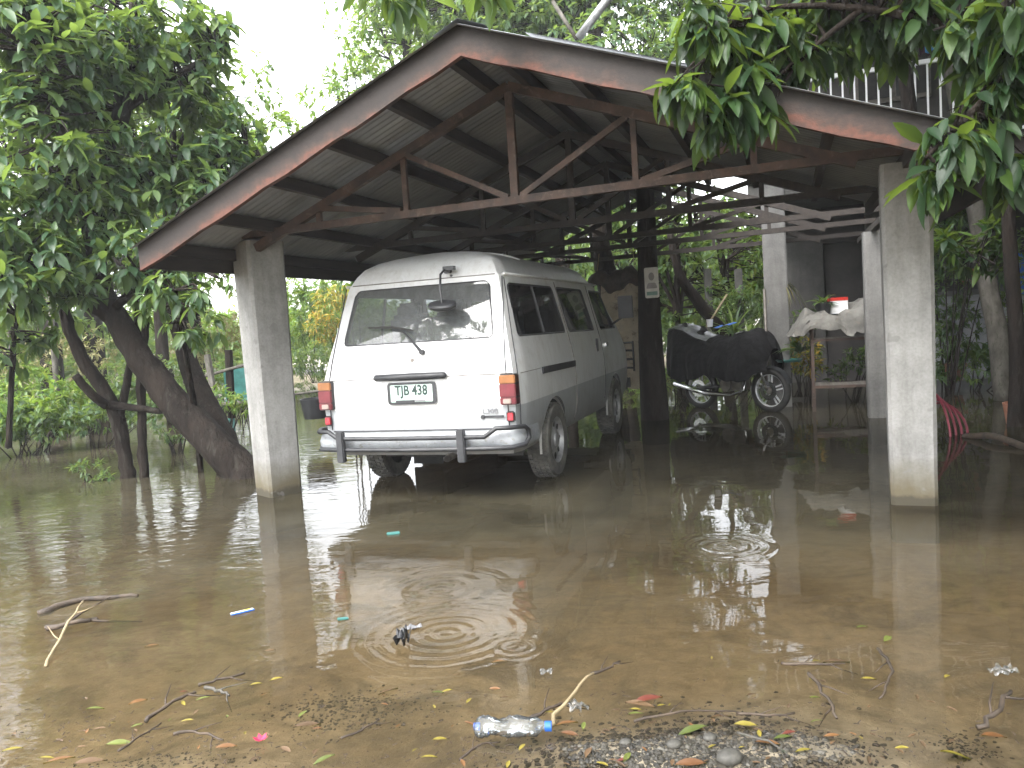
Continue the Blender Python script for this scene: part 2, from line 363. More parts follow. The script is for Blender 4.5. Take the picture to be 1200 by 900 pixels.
# ------------------------------------------------------------------ ground and water
def smooth(a, b, x): t = np.clip((x-a)/(b-a), 0, 1); return t*t*(3-2*t)
_ph = rng.uniform(0, 6.28, (24, 2)); _dr = rng.normal(0, 1, (24, 2)); _dr /= np.linalg.norm(_dr, axis=1)[:, None]; _fr = np.geomspace(.5, 14, 24)
def vnoise(x, y):
    s = 0
    for i in range(24): s = s+np.sin((x*_dr[i, 0]+y*_dr[i, 1])*_fr[i]*2+_ph[i, 0])/(_fr[i]**.75)
    return s/3
MOUND = [(G(815, 893), .34, .17, .05), (G(680, 880), .28, .12, .03), (G(420, 806), .26, .1, .018), (G(985, 880), .14, .12, .03),
         (G(1130, 878), .10, .12, .045), (G(180, 880), .4, .1, .03), (G(760, 850), .5, .12, .012)]
def ground_h(x, y):
    z = -.085-.34*smooth(3.0, 7.5, y)+.035*vnoise(x*.6, y*.6)
    near = 1-smooth(1.9, 3.3, y); z = z*(1-near*.82)+near*(-.026+.018*vnoise(x*2, y*2))
    z = z+smooth(1.75, .9, y)*.12
    for c, a, b, hh in MOUND: z = z+hh*np.exp(-((x-c.x)/a)**2-((y-c.y)/b)**2)
    far = smooth(15, 22, y)*.5+smooth(-9, -16, x)*.5*smooth(12, 18, y)+smooth(0, -6, y)*.4+smooth(7.2, 9.5, x)*.3
    return z+far*(1+.2*vnoise(x, y))
def grid_mesh(name, xs, ys, fn, mat):
    X, Y = np.meshgrid(xs, ys); Z = fn(X, Y); nx, ny = len(xs), len(ys)
    co = np.stack([X, Y, Z], -1).reshape(-1, 3)
    i = np.arange(ny-1)[:, None]*nx+np.arange(nx-1)[None, :]; i = i.ravel()
    q = np.stack([i, i+1, i+nx+1, i+nx], -1)
    me = bpy.data.meshes.new(name); me.from_pydata(co.tolist(), [], q.tolist()); me.materials.append(mat)
    me.polygons.foreach_set('use_smooth', [True]*len(me.polygons)); me.update(); return me
xs = np.unique(np.concatenate([np.linspace(-110, -12, 12), np.linspace(-12, -3, 30), np.linspace(-3, 3, 190), np.linspace(3, 12, 30), np.linspace(12, 110, 12)]))
ys = np.unique(np.concatenate([np.linspace(-70, -6, 8), np.linspace(-6, 1.3, 16), np.linspace(1.3, 3.6, 110), np.linspace(3.6, 24, 60), np.linspace(24, 150, 12)]))
gnd = link('ground', grid_mesh('ground', xs, ys, ground_h, M['mud'])); tag(gnd, 'muddy brown ground under and around the flood water', kind='structure')
wxs = np.unique(np.concatenate([np.linspace(-40, -6, 8), np.linspace(-6, 6, 60), np.linspace(6, 40, 8)])); wys = np.unique(np.concatenate([np.linspace(-4, 1.5, 6), np.linspace(1.5, 6, 50), np.linspace(6, 32, 14)]))
wme = grid_mesh('flood_water', wxs, wys, lambda X, Y: X*0, M['water'])
WX_, WY_ = np.meshgrid(wxs, wys); at = wme.attributes.new('depth', 'FLOAT', 'POINT'); at.data.foreach_set('value', np.maximum(0, -ground_h(WX_, WY_)).ravel().astype(np.float32))
wat = link('flood_water', wme); tag(wat, 'muddy brown flood water covering the yard', kind='structure')

# ------------------------------------------------------------------ foliage tools
def unit(a): return a/np.maximum(np.linalg.norm(a, axis=-1, keepdims=True), 1e-9)
T_VA = np.array([(0, 0, 0), (-.5, .42, .06), (0, .45, -.04), (.5, .42, .06), (0, 1, -.16)])
T_FA = np.array([(0, 2, 1), (0, 3, 2), (1, 2, 4), (2, 3, 4)])
T_V2 = np.array([(0, 0, 0), (-.40, .2, .05), (0, .22, -.02), (.40, .2, .05), (-.5, .5, .0), (0, .52, -.07), (.5, .5, .0), (-.27, .8, -.10), (.27, .8, -.10), (0, 1, -.22)])
T_F2 = np.array([(0, 2, 1), (0, 3, 2), (1, 2, 5), (1, 5, 4), (2, 3, 6), (2, 6, 5), (4, 5, 7), (5, 6, 8), (5, 9, 7), (5, 8, 9)])
def leaf_frame(D, N):
    D = unit(D); S = unit(np.cross(D, N)); N2 = np.cross(S, D); return D, S, N2
def leaf_mesh(name, P, D, N, L, Wd, mat, origin, fine=False):
    T_V, T_F = (T_V2, T_F2) if fine else (T_VA, T_FA); nv_, nt_ = len(T_V), len(T_F)
    D, S, N2 = leaf_frame(D, N); n = len(P)
    V = P[:, None, :]+D[:, None, :]*(T_V[None, :, 1:2]*L[:, None, None])+S[:, None, :]*(T_V[None, :, 0:1]*Wd[:, None, None])+N2[:, None, :]*(T_V[None, :, 2:3]*L[:, None, None])
    V = (V-np.array(origin)).reshape(-1, 3).astype(np.float32)
    F = (T_F[None]+(np.arange(n)*nv_)[:, None, None]).reshape(-1).astype(np.int32)
    me = bpy.data.meshes.new(name); me.vertices.add(len(V)); me.vertices.foreach_set('co', V.ravel())
    nf = n*nt_; me.loops.add(nf*3); me.loops.foreach_set('vertex_index', F); me.polygons.add(nf)
    me.polygons.foreach_set('loop_start', np.arange(nf, dtype=np.int32)*3)
    me.polygons.foreach_set('use_smooth', np.ones(nf, dtype=bool))
    me.materials.append(mat); me.update(calc_edges=True); me.validate(); return me
_lm = {}
def leaf_unit(mat, ratio):                                              # one unit leaf, shared by all leaf objects of a kind
    key = (mat.name, round(ratio, 2))
    if key not in _lm:
        rows = [(.10, .22), (.28, .82), (.5, 1), (.72, .74), (.9, .28)]; vs = [(0, 0, 0)]; fs = []
        for y, w in rows:
            z = -.28*y*y; vs += [(-.5*w*ratio, y, z+.10*w*ratio), (0, y, z-.02), (.5*w*ratio, y, z+.10*w*ratio)]
        vs.append((0, 1, -.3)); k = len(vs)-1
        fs += [(0, 2, 1), (0, 3, 2)]
        for i in range(len(rows)-1):
            a = 1+3*i; fs += [(a, a+1, a+4, a+3), (a+1, a+2, a+5, a+4)]
        a = 1+3*(len(rows)-1); fs += [(a, a+1, k), (a+1, a+2, k)]
        m = MB(); m.add(vs, fs); _lm[key] = m.mesh('leaf', mat, smooth=4, recalc=False)
    return _lm[key]
def clusters(C, A, per, L, spread=.8, droop=.5, ratio=.3, jit=.25):
    """C cluster tips, A their outward axes -> leaf arrays"""
    P = []; D = []; N = []; LL = []
    for c, a in zip(C, A):
        a = np.array(a); k = max(3, int(per*rng.uniform(.7, 1.3))); ph = rng.uniform(0, 6.28)
        o = unit(np.cross(a, [.3, .2, 1.0])); b = np.cross(a, o)
        for i in range(k):
            t = ph+i*2.4; rad = o*math.cos(t)+b*math.sin(t)
            d = a*rng.uniform(.2, .7)+rad*spread+np.array([0, 0, -droop])*rng.uniform(.5, 1.2)
            d = unit(d+rng.normal(0, .12, 3)); n = unit(np.array([0, 0, 1.])+rad*-.2+rng.normal(0, .22, 3))
            P.append(np.array(c)-a*rng.uniform(0, .5)*L*jit*3+rng.normal(0, .02, 3)*L*4); D.append(d); N.append(n); LL.append(L*rng.uniform(.45, 1.3))
    LL = np.array(LL); return np.array(P), np.array(D), np.array(N), LL, LL*ratio*rng.uniform(.8, 1.2, len(LL))
def sample_blobs(blobs, dens):
    """blobs: (centre, (rx,ry,rz)) ; tips with outward axes, thinner in places so gaps show"""
    C = []; A = []
    for c, r in blobs:
        n = max(2, int(dens*r[0]*r[2]*4))
        d = unit(rng.normal(0, 1, (n, 3))); s = rng.uniform(.25, 1, (n, 1))**.5
        p = np.array(c)+d*s*np.array(r); keep = (np.sin(p[:, 0]*4.1+1)+np.sin(p[:, 1]*3.3+2)+np.sin(p[:, 2]*4.7) > -1.2) if r[0] > .45 else rng.random(n) < .9; keep[:2] = True
        C.append(p[keep]); A.append(unit(d+np.array([0, 0, .1]))[keep])
    return np.concatenate(C), np.concatenate(A)
def foliage(parent, base, arr, mat, n_obj=0, ratio=.3):
    P, D, N, L, Wd = arr; base = np.array(base)
    if n_obj:
        q = P-np.array(CAM); dep = q@np.array(cF); u = 600+FPX*(q@np.array(cR))/np.maximum(dep, .1); v = 450-FPX*(q@np.array(cU))/np.maximum(dep, .1)
        s = np.where((dep > .3) & (u > -10) & (u < 1210) & (v > -10) & (v < 910), L/np.maximum(dep, .1), -1)
        idx = np.argsort(-s)[:n_obj]; idx = idx[s[idx] > 0]
        me = leaf_unit(mat, ratio); DD, S, N2 = leaf_frame(D, N)
        for i in idx:
            o = link('leaf', me, parent); l = L[i]
            m = Matrix(((S[i][0], DD[i][0], N2[i][0]), (S[i][1], DD[i][1], N2[i][1]), (S[i][2], DD[i][2], N2[i][2]))).to_4x4()
            o.matrix_local = Matrix.Translation(Vector(P[i]-base))@m@Matrix.Diagonal((l, l, l, 1))
        k = np.ones(len(P), bool); k[idx] = False; P, D, N, L, Wd = P[k], D[k], N[k], L[k], Wd[k]
    if len(P):
        o = link('foliage', leaf_mesh('foliage', P, D, N, L, Wd, mat, base, n_obj > 0), parent); o['kind'] = 'stuff'
def limbs(m, paths, n=8, wob=.03):
    for pts, rad in paths:
        q = spline(pts, 5); r = lerps(rad, 5)
        q = [p+Vector(rng.normal(0, wob, 3))*rr*2 for p, rr in zip(q, r)]
        m.tube(q, r, n)
def twigs(m, skel, C, frac=.4, r=.008):
    S = np.array([tuple(p) for p in skel])
    for c in C:
        if rng.random() > frac: continue
        d = ((S-c)**2).sum(1); a = S[np.argmin(d)]
        mid = (a+c)/2+np.array([0, 0, .12])*np.linalg.norm(a-c)+rng.normal(0, .04, 3)
        m.tube([a, mid, c], [r*2.2, r*1.5, r*.6], 4, False)
def tree(name, label, cat, base, trunk_paths, blobs, leaf, dens=8, per=7, L=.16, ratio=.3, n_obj=0, bark='bark', twig=.4, droop=.5, spread=.8, group=None, branch_r=.008):
    base = Vector(base); t = thing(name, label, cat, base, group=group)
    mt = MB(); limbs(mt, trunk_paths[:1], 20); mt.v = [tuple(Vector(v)+Vector(rng.normal(0, .006, 3))) for v in mt.v]; mt.build('trunk', M[bark], t, base, smooth=4)
    C, A = sample_blobs(blobs, dens)
    mb = MB(); limbs(mb, trunk_paths[1:], 8)
    skel = [p for pts, r in trunk_paths for p in spline(pts, 6)]
    twigs(mb, skel, C, twig, branch_r)
    if mb.v: mb.build('limbs', M[bark], t, base, smooth=4, recalc=False)
    foliage(t, base, clusters(C, A, per, L, spread, droop, ratio), M[leaf], n_obj, ratio)
    return t
def B(px, py, Y, rpx, ry=None, rz=None):                                # a blob seen at a pixel, radius in pixels
    r = rpx*Y/FPX; return (tuple(AT(px, py, Y)), (r, ry or r, (rz*Y/FPX) if rz else r))
def shrub(name, label, cat, base, blobs, leaf, dens=14, per=8, L=.10, ratio=.3, n_obj=0, droop=.2, spread=.8, stems=3, group=None):
    base = Vector(base); t = thing(name, label, cat, base, group=group)
    C, A = sample_blobs(blobs, dens); m = MB()
    for i in rng.permutation(len(C))[:stems*3]:
        c = Vector(C[i]); b = base+Vector((rng.normal(0, .05), rng.normal(0, .05), -.1))
        m.tube([b, b.lerp(c, .5)+Vector((0, 0, .06)), b.lerp(c, .92)], [.010, .007, .003], 5, False)
    m.build('stem', M['bark'], t, base, smooth=4, recalc=False)
    foliage(t, base, clusters(C, A, per, L, spread, droop, ratio), M[leaf], n_obj, ratio); return t
def blade_plant(name, label, cat, base, n, L, mat, width=.035, arch=.6, parent=None, up=1.0):
    base = Vector(base); t = thing(name, label, cat, base) if parent is None else parent
    for i in range(n):
        a = rng.uniform(0, 6.28); e = rng.uniform(.3, 1.2)*up; l = L*rng.uniform(.6, 1.1); m = MB(); vs = []; fs = []
        d = Vector((math.cos(a)*math.cos(e), math.sin(a)*math.cos(e), math.sin(e))); s = Vector((-math.sin(a), math.cos(a), 0))
        for k in range(6):
            f = k/5; p = d*l*f+Vector((0, 0, -arch*l*f*f)); w = width*(1-f)**.6*(.5+f if f < .5 else 1)
            vs += [p-s*w/2, p+Vector((0, 0, -w*.2)), p+s*w/2]
            if k: b = 3*(k-1); fs += [(b, b+1, b+4, b+3), (b+1, b+2, b+5, b+4)]
        m.add(vs, fs); o = m.build('leaf', M[mat], t, smooth=4, recalc=False)
        if parent is not None: o.location = base
    return t

# ------------------------------------------------------------------ carport
CO = ORG
cp_t = thing('carport', 'open gabled carport with rusty trusses, grey metal roof and concrete pillars', 'carport', CO, YAW)
RU, RZ, SL, SR, RUNR = -.08, 3.10, .410, .366, 2.92
slope = lambda side: SL if side < 0 else SR
zroof = lambda u: RZ-slope(u-RU)*abs(u-RU)
run_ = lambda side: 2.6 if side < 0 else RUNR                                            # ridge position, ridge height, slope
W0, W1 = -.99, 5.92
def roof_sheet(w0, w1, side, run, lift=0):
    n = int((w1-w0)/.0127); vs = []; fs = []
    r0 = -.0 if side > 0 else .0
    us = [0, run*.25, run*.5, run*.75, run]
    for i in range(n+1):
        w = w0+(w1-w0)*i/n; c = .011*math.sin(w*2*pi/.076)
        for d in us: vs.append((RU+side*d, w, RZ-slope(side)*d+c+lift+.012*math.sin(d*1.9+w)*.4))
    m = len(us)
    for i in range(n):
        for k in range(m-1): fs.append((i*m+k, (i+1)*m+k, (i+1)*m+k+1, i*m+k+1))
    return MB().add(vs, fs).build('roofing_sheet', M['roofing'], cp_t, smooth=4, recalc=False)
ne = 9; ed = np.linspace(W0, W1, ne+1)
for i in range(ne): roof_sheet(ed[i]-.03, ed[i+1]+.03, -1, 2.62, .004*(i % 2))
for i in range(4): roof_sheet(W0+.84*i-.03, W0+.84*(i+1)+.03, 1, RUNR+.02, .004*(i % 2))
for a, b, r in ((2.36, 2.85, 1.22), (2.82, 3.4, 1.02), (3.37, 3.95, .74), (3.92, 4.6, .5), (4.57, 5.92, .25)): roof_sheet(a, b, 1, r, .004)
cap = MB()
for s in (-1, 1): cap.add([(RU, W0, RZ+.03), (RU, W1, RZ+.035), (RU+s*.17, W1, RZ-.17*slope(s)+.025), (RU+s*.17, W0-.0, RZ-.17*slope(s)+.025)], [(0, 1, 2, 3)])
cap.build('ridge_cap', M['roofing'], cp_t, recalc=False)
fl = MB(); fl.add([(RU+.42, W0-.012, RZ-.42*SR+.022), (RU+.42, W0+.12, RZ-.42*SR+.03), (RU+1.35, W0+.12, RZ-1.35*SR+.03), (RU+1.35, W0-.012, RZ-1.35*SR+.022)], [(0, 1, 2, 3)])
fl.build('flashing', M['chrome'], cp_t, recalc=False)
FW = -.95
def fascia(side):
    m = MB(); n = 14; top = []; bot = []
    for k in range(n+1):
        d = run_(side)*k/n; top.append((RU+side*d, RZ-slope(side)*d+.005)); bot.append((RU+side*d, RZ-slope(side)*d-.182-.006*math.sin(k*2.1)))
    poly = [(x, FW-.02, z) for x, z in top]+[(x, FW-.02, z) for x, z in bot[::-1]]
    vs = poly+[(x, FW+.02, z) for x, y, z in poly]; N = len(top); fs = []
    for k in range(n):
        a, b, c, d = k, k+1, 2*N-2-k, 2*N-1-k
        fs += [(a, b, c, d), (a+2*N, d+2*N, c+2*N, b+2*N), (a, a+2*N, b+2*N, b), (d, c, c+2*N, d+2*N)]
    fs += [(0, 2*N-1, 4*N-1, 2*N), (N-1, N-1+2*N, N+2*N, N)]
    m.add(vs, fs); o = m.build('fascia_board', M['rust_paint'], cp_t)
    at = o.data.attributes.new('edge', 'FLOAT', 'POINT'); at.data.foreach_set('value', [1.0 if (i % (2*N)) >= N else 0.0 for i in range(4*N)])
fascia(-1); fascia(1)
MB().beam((RU-2.59, FW+.03, RZ-2.59*SL-.09), (RU-2.59, W1, RZ-2.59*SL-.09), .035, .15).build('eave_board', M['dark_wood_and_silhouette'], cp_t)
MB().beam((RU+RUNR-.01, FW+.03, RZ-RUNR*SR-.09), (RU+RUNR-.01, 2.36, RZ-RUNR*SR-.09), .035, .15).build('eave_board', M['dark_wood_and_silhouette'], cp_t)
for d, we in ((.14, W1), (.6, W1), (1.07, W1), (1.55, W1), (2.05, W1), (2.5, W1), (2.8, W1)):
    for s in (-1, 1):
        e = we if s < 0 else {.14: W1, .6: 3.9, 1.07: 3.0}.get(d, 2.36)
        if s < 0 and d > 2.6: continue
        MB().beam((RU+s*d, FW+.025, RZ-slope(s)*d-.062), (RU+s*d, e, RZ-slope(s)*d-.062), .05, .09).build('purlin', M['dark_wood_and_silhouette'], cp_t)
def truss(w, light):
    dk = 'dark_wood_and_silhouette' if w > 1 else 'rust_steel'  # rear trusses take a darker colour that paints in their backlit shade
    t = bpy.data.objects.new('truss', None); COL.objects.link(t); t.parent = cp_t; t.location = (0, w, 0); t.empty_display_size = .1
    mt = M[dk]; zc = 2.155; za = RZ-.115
    zr = lambda u: za-slope(u-RU)*abs(u-RU)-.03
    MB().beam((-2.42, 0, zc), (2.42 if w < 1 else 2.66, 0, zc+.03), .05, .055).build('bottom_chord', mt, t)
    for s in (-1, 1): MB().beam((RU, 0, za-.03), (RU+s*2.22, 0, zr(RU+s*2.22)), .055, .065).build('top_chord', mt, t)
    MB().beam((RU, .004, zc+.03), (RU, .004, za-.06), .055, .045, up=(0, 1, 0)).build('king_post', mt, t)
    for s in (-1, 1):
        for d in (.86, 1.62):
            MB().beam((RU+s*d, .006, zc+.03), (RU+s*d, .006, zr(RU+s*d)-.03), .04, .035, up=(0, 1, 0)).build('strut', mt, t)
        MB().beam((RU+s*.05, -.008, zc+.04), (RU+s*.82, -.008, zr(RU+s*.82)-.03), .035, .04).build('brace', mt, t)
        MB().beam((RU+s*.90, -.008, zc+.04), (RU+s*1.58, -.008, zr(RU+s*1.58)-.02), .035, .04).build('brace', mt, t)
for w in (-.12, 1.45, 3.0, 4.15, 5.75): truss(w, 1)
def pillar(u, w, rz, a0, a1, h, mat='concrete'):
    m = MB(); n = 9; vs = []; fs = []; c = .022
    prof = [(-1, -1), (1, -1), (1, 1), (-1, 1)]
    for i in range(n+1):
        z = -.3+(h+.3)*i/n; s = (a0+(a1-a0)*i/n)/2
        for x, y in prof:
            for dx, dy in ((-x*c, 0), (0, -y*c)) if (x*y) < 0 else ((0, -y*c), (-x*c, 0)):
                vs.append((x*s+dx+rng.normal(0, .0012), y*s+dy+rng.normal(0, .0012), z))
    for i in range(n):
        for k in range(8): fs.append((i*8+k, i*8+(k+1) % 8, (i+1)*8+(k+1) % 8, (i+1)*8+k))
    fs += [tuple(range(8))[::-1], tuple(range(n*8, n*8+8))]
    o = m.add(vs, fs).build('pillar', M[mat], cp_t, smooth=.6); o.location = (u, w, 0); o.rotation_euler = (0, 0, rz)
pillar(-2.42, .05, -.50, .285, .325, 2.11); pillar(2.42, .04, -.06, .262, .285, 2.12)
pillar(-2.42, 5.7, 0, .28, .28, 2.1); pillar(2.64, 4.15, 0, .25, .25, 2.06, 'concrete_plain')
MB().beam((2.62, .15, 2.095), (2.62, 5.8, 2.095), .06, .06).build('side_beam', M['dark_wood_and_silhouette'], cp_t)
# timber post under the middle of the carport, with the poster nailed to it
pt = thing('timber_post', 'thick dark timber post standing mid-carport between van and motorcycle', 'post', LW(.06, 4.35), YAW)
m = MB(); m.tube([(.02, 0, -.3), (.02, 0, .2), (.015, 0, 1.0), (.03, 0, 1.9), (.05, 0, 2.95)], [.19, .175, .15, .125, .11], 14); m.build('post', M['bark'], pt, smooth=4)
po = thing('portrait_poster', 'small pale poster with a printed portrait nailed to the timber post', 'poster', LW(.155, 4.18, 1.70), YAW+.1)
MB().prism(rpoly([(-.085, -.185), (.085, -.185), (.085, .185), (-.085, .185)], .025), (0, 0, .006), Matrix.Rotation(pi/2, 3, 'X')).build('card', mat_mottle('poster_card', (.42, .40, .36), (.6, .58, .52), 7, .6, 0), po)
pr = MB(); pr.prism(rpoly([(-.07, -.10), (.07, -.10), (.045, -.03), (-.045, -.03)], .02), (0, 0, .002), Matrix.Rotation(pi/2, 3, 'X'))
pr.prism([(.035*math.cos(a), .045+.05*math.sin(a)) for a in np.linspace(0, 2*pi, 16)[:-1]], (0, 0, .002), Matrix.Rotation(pi/2, 3, 'X'))
o = pr.build('portrait', mat_plain('print_grey', (.22, .2, .19), .6), po); o.location = (0, -.0065, .03)
o = MB().box((0, 0, 0), (.13, .002, .045)).build('caption_band', mat_plain('print_green', (.13, .22, .18), .6), po); o.location = (0, -.0075, -.13)

# ------------------------------------------------------------------ beige tarp and bundle hanging ahead of the van
tp = thing('hanging_tarp', 'stained beige tarpaulin hanging ahead of the parked van', 'tarpaulin', LW(-.25, 4.75), YAW)
vs = []; fs = []; nx, nz = 14, 16
for j in range(nz+1):
    f = j/nz
    for i in range(nx+1):
        g = i/nx; x = -.32+.50*g+.20*(1-f)*g*1.0-.12*(1-f)*(1-g)-.06*f; z = .40+1.42*f-.04*g*(1-f)+.03*math.sin(g*9)
        vs.append((x+.02, .05*math.sin(g*8+f*2)*(1-f*.5)+.03*math.sin(f*7+g*3), z))
for j in range(nz):
    for i in range(nx): a = j*(nx+1)+i; fs.append((a, a+1, a+nx+2, a+nx+1))
MB().add(vs, fs).build('sheet', M['beige_tarp'], tp, smooth=4, recalc=False)
m = MB(); vs = []; fs = []; n, k = 18, 12
for i in range(n+1):
    for j in range(k):
        a = 2*pi*j/k; x = -.52+.75*i/n; r = .13*math.sin(pi*(i+.6)/(n+1.2))**.5*(1+.25*math.sin(i*1.3+j*.7)+.12*math.sin(j*2.1+i))
        vs.append((x, r*1.2*math.cos(a), 1.80+r*math.sin(a)+.04*math.sin(i*.6)))
for i in range(n):
    for j in range(k): fs.append((i*k+j, i*k+(j+1) % k, (i+1)*k+(j+1) % k, (i+1)*k+j))
m.add(vs, fs).build('folded_top', M['brown_cloth'], tp, smooth=4)
for x in (-.4, .1): MB().tube([(x, 0, 1.9), (x*.9, .02, 2.16)], .006, 5).build('rope', M['straw_stick'], tp)

# ------------------------------------------------------------------ van
VO = LW(-1.005, -.092)
van = thing('minivan', 'white and grey high-roof van parked under the carport, tail towards the water', 'van', VO, YAW)
ROWS = [(.34, .785, .06, 4.30), (.42, .815, .035, 4.36), (.54, .838, .02, 4.39), (.70, .845, .015, 4.40), (.86, .843, .015, 4.39), (.945, .835, .025, 4.36), (1.06, .815, .055, 4.30),
        (1.20, .785, .10, 4.17), (1.35, .753, .155, 3.95), (1.50, .722, .21, 3.72), (1.655, .69, .262, 3.50), (1.685, .683, .275, 3.44), (1.70, .668, .28, 3.40), (1.76, .638, .32, 3.30), (1.82, .590, .375, 3.15),
        (1.87, .50, .46, 3.0), (1.90, .385, .54, 2.95), (1.918, .25, .60, 2.92), (1.928, .12, .63, 2.90), (1.93, 0, .64, 2.90)]
KN = [(0, 0), (.62, 4), (1.64, 4), (2.85, 4), (None, 6)]
def ycols(yr, yf):
    kn = [yr, max(.66, yr+.02), 1.64, 2.85, yf]; out = [yr]
    for a, b, n in zip(kn, kn[1:], (5, 4, 4, 6)):
        out += [a+(b-a)*(i+1)/n for i in range(n)]
    return out
def van_solid(ins=0, zlow=None):
    vs = []; fs = []; mi = []
    prof = []
    for z, x, yr, yf in ROWS:
        x2 = max(0, x-ins); zz = z-ins*(1 if z > 1.7 else 0)
        if zlow is not None and z < zlow: zz = zlow+(z-.34)*.05
        prof.append((zz, x2, yr+ins, yf-ins))
    nr = len(prof); nc = 20
    idx = {}
    def V(*p): vs.append(p); return len(vs)-1
    full = [(1, j) for j in range(nr-1)]+[(0, nr-1)]+[(-1, j) for j in range(nr-2, -1, -1)]   # around the section, right sill -> left sill
    for k, (s, j) in enumerate(full):
        z, x, yr, yf = prof[j]
        for c, y in enumerate(ycols(yr, yf)):
            e = min(1, (y-yr)/.07); xx = x-(1-e)**2*.035*(x > .05)
            if ins == 0 and c >= 15: xx -= (max(0, (y-(yf-.45))/.45))**2*.09*(x > .05)
            idx[k, c] = V(s*xx, y, z)
    K = len(full)
    for k in range(K-1):
        for c in range(nc-1):
            fs.append((idx[k, c], idx[k, c+1], idx[k+1, c+1], idx[k+1, c]))
            j = full[k][1]; jj = min(j, full[k+1][1]); z = prof[jj][0]; g = 0
            s = full[k][0] or full[k+1][0]
            if z < 1.65:
                if 9 <= c < 13 and s > 0: g = 2
                elif 13 <= c < 17 and z > .4: g = 3
            elif z >= 1.69: g = 4
            mi.append(g)
    # caps : rows across, symmetric
    NX = 12
    for c, back in ((0, True), (nc-1, False)):
        cap = {}
        for j in range(nr-1):
            a = idx[j, c]; b = idx[K-1-j, c]
            for i in range(NX+1):
                if i == 0: cap[j, i] = a
                elif i == NX: cap[j, i] = b
                else:
                    f = i/NX; x = vs[a][0]*(1-f)+vs[b][0]*f; bul = .03*(1-(2*f-1)**4)*(-1 if back else 1)*(1 if vs[a][2] < 1.6 else .4)
                    cap[j, i] = V(x, vs[a][1]+bul, vs[a][2])
        top = idx[nr-1, c]
        for j in range(nr-2):
            for i in range(NX):
                fs.append((cap[j, i], cap[j, i+1], cap[j+1, i+1], cap[j+1, i])); z = prof[j][0]
                mi.append(1 if back and .5 < z < 1.68 and 0 < i < NX-1 else (4 if z >= 1.69 else 0))
        for i in range(NX): fs.append((cap[nr-2, i], cap[nr-2, i+1], top)); mi.append(4)
    # floor
    for c in range(nc-1): fs.append((idx[0, c], idx[K-1, c], idx[K-1, c+1], idx[0, c+1])); mi.append(0)
    me = bpy.data.meshes.new('van_solid'); me.from_pydata(vs, [], fs); me.polygons.foreach_set('material_index', mi)
    # close cap bottoms
    bm = bmesh.new(); bm.from_mesh(me)
    be = [e for e in bm.edges if e.is_boundary]
    if be: bmesh.ops.holes_fill(bm, edges=be, sides=0)
    bmesh.ops.remove_doubles(bm, verts=bm.verts, dist=1e-5)
    bmesh.ops.recalc_face_normals(bm, faces=bm.faces); bm.to_mesh(me); bm.free(); return me
def boolean(ob, cutter_me):
    c = bpy.data.objects.new('cutter', cutter_me); COL.objects.link(c)
    md = ob.modifiers.new('b', 'BOOLEAN'); md.operation = 'DIFFERENCE'; md.solver = 'EXACT'; md.object = c
    dg = bpy.context.evaluated_depsgraph_get(); me = bpy.data.meshes.new_from_object(ob.evaluated_get(dg))
    ob.modifiers.clear(); ob.data = me; bpy.data.objects.remove(c)
def cut_mesh(mb):
    me = bpy.data.meshes.new('cut'); me.from_pydata(mb.v, [], mb.f); me.materials.clear()
    for i in range(6): me.materials.append(vmats[i])
    bm = bmesh.new(); bm.from_mesh(me); bmesh.ops.recalc_face_normals(bm, faces=bm.faces); bm.to_mesh(me); bm.free()
    me.polygons.foreach_set('material_index', [5]*len(me.polygons)); return me
vmats = [M['van_paint']]*5+[M['van_interior']]
sol = van_solid()
for m_ in vmats: sol.materials.append(m_)
vb = bpy.data.objects.new('van_tmp', sol); COL.objects.link(vb)
inn = van_solid(.05, .60)
for m_ in vmats: inn.materials.append(m_)
inn.polygons.foreach_set('material_index', [5]*len(inn.polygons)); boolean(vb, inn)
def yz(poly, x0, x1):
    return MB().add([(x, p[0], p[1]) for x in (x0, x1) for p in poly], [tuple(range(len(poly)))[::-1], tuple(range(len(poly), 2*len(poly)))]+[(i, (i+1) % len(poly), (i+1) % len(poly)+len(poly), i+len(poly)) for i in range(len(poly))])
def xz(poly, y0, y1):
    return MB().add([(p[0], y, p[1]) for y in (y0, y1) for p in poly], [tuple(range(len(poly)))[::-1], tuple(range(len(poly), 2*len(poly)))]+[(i, (i+1) % len(poly), (i+1) % len(poly)+len(poly), i+len(poly)) for i in range(len(poly))])
SW = [rpoly([(.24, 1.205), (1.58, 1.195), (1.50, 1.615), (.32, 1.615)], .05), rpoly([(1.70, 1.195), (2.70, 1.185), (2.58, 1.61), (1.63, 1.615)], .05), rpoly([(2.98, 1.185), (3.78, 1.18), (3.40, 1.605), (2.86, 1.61)], .05)]
RWIN = rpoly([(-.645, 1.205), (.645, 1.205), (.575, 1.648), (-.575, 1.648)], .05)
FWIN = rpoly([(-.66, 1.20), (.66, 1.20), (.57, 1.63), (-.57, 1.63)], .06)
for p in SW: boolean(vb, cut_mesh(yz(p, -1.2, 1.2)))
boolean(vb, cut_mesh(xz(RWIN, -.5, .62))); boolean(vb, cut_mesh(xz(FWIN, 3.3, 4.8)))
AR = .385
for yy, zz in ((.93, .31), (3.365, .31)):
    poly = [(yy+AR*math.cos(a)*(1 if math.sin(a) > 0 else 1), zz-.02+AR*math.sin(a)) for a in np.linspace(0, 2*pi, 33)[:-1]]
    for s in (-1, 1): boolean(vb, cut_mesh(yz(poly, s*.52, s*1.1)))
names = ['body', 'tailgate', 'sliding_door', 'front_door', 'roof', 'interior_lining']
src = vb.data
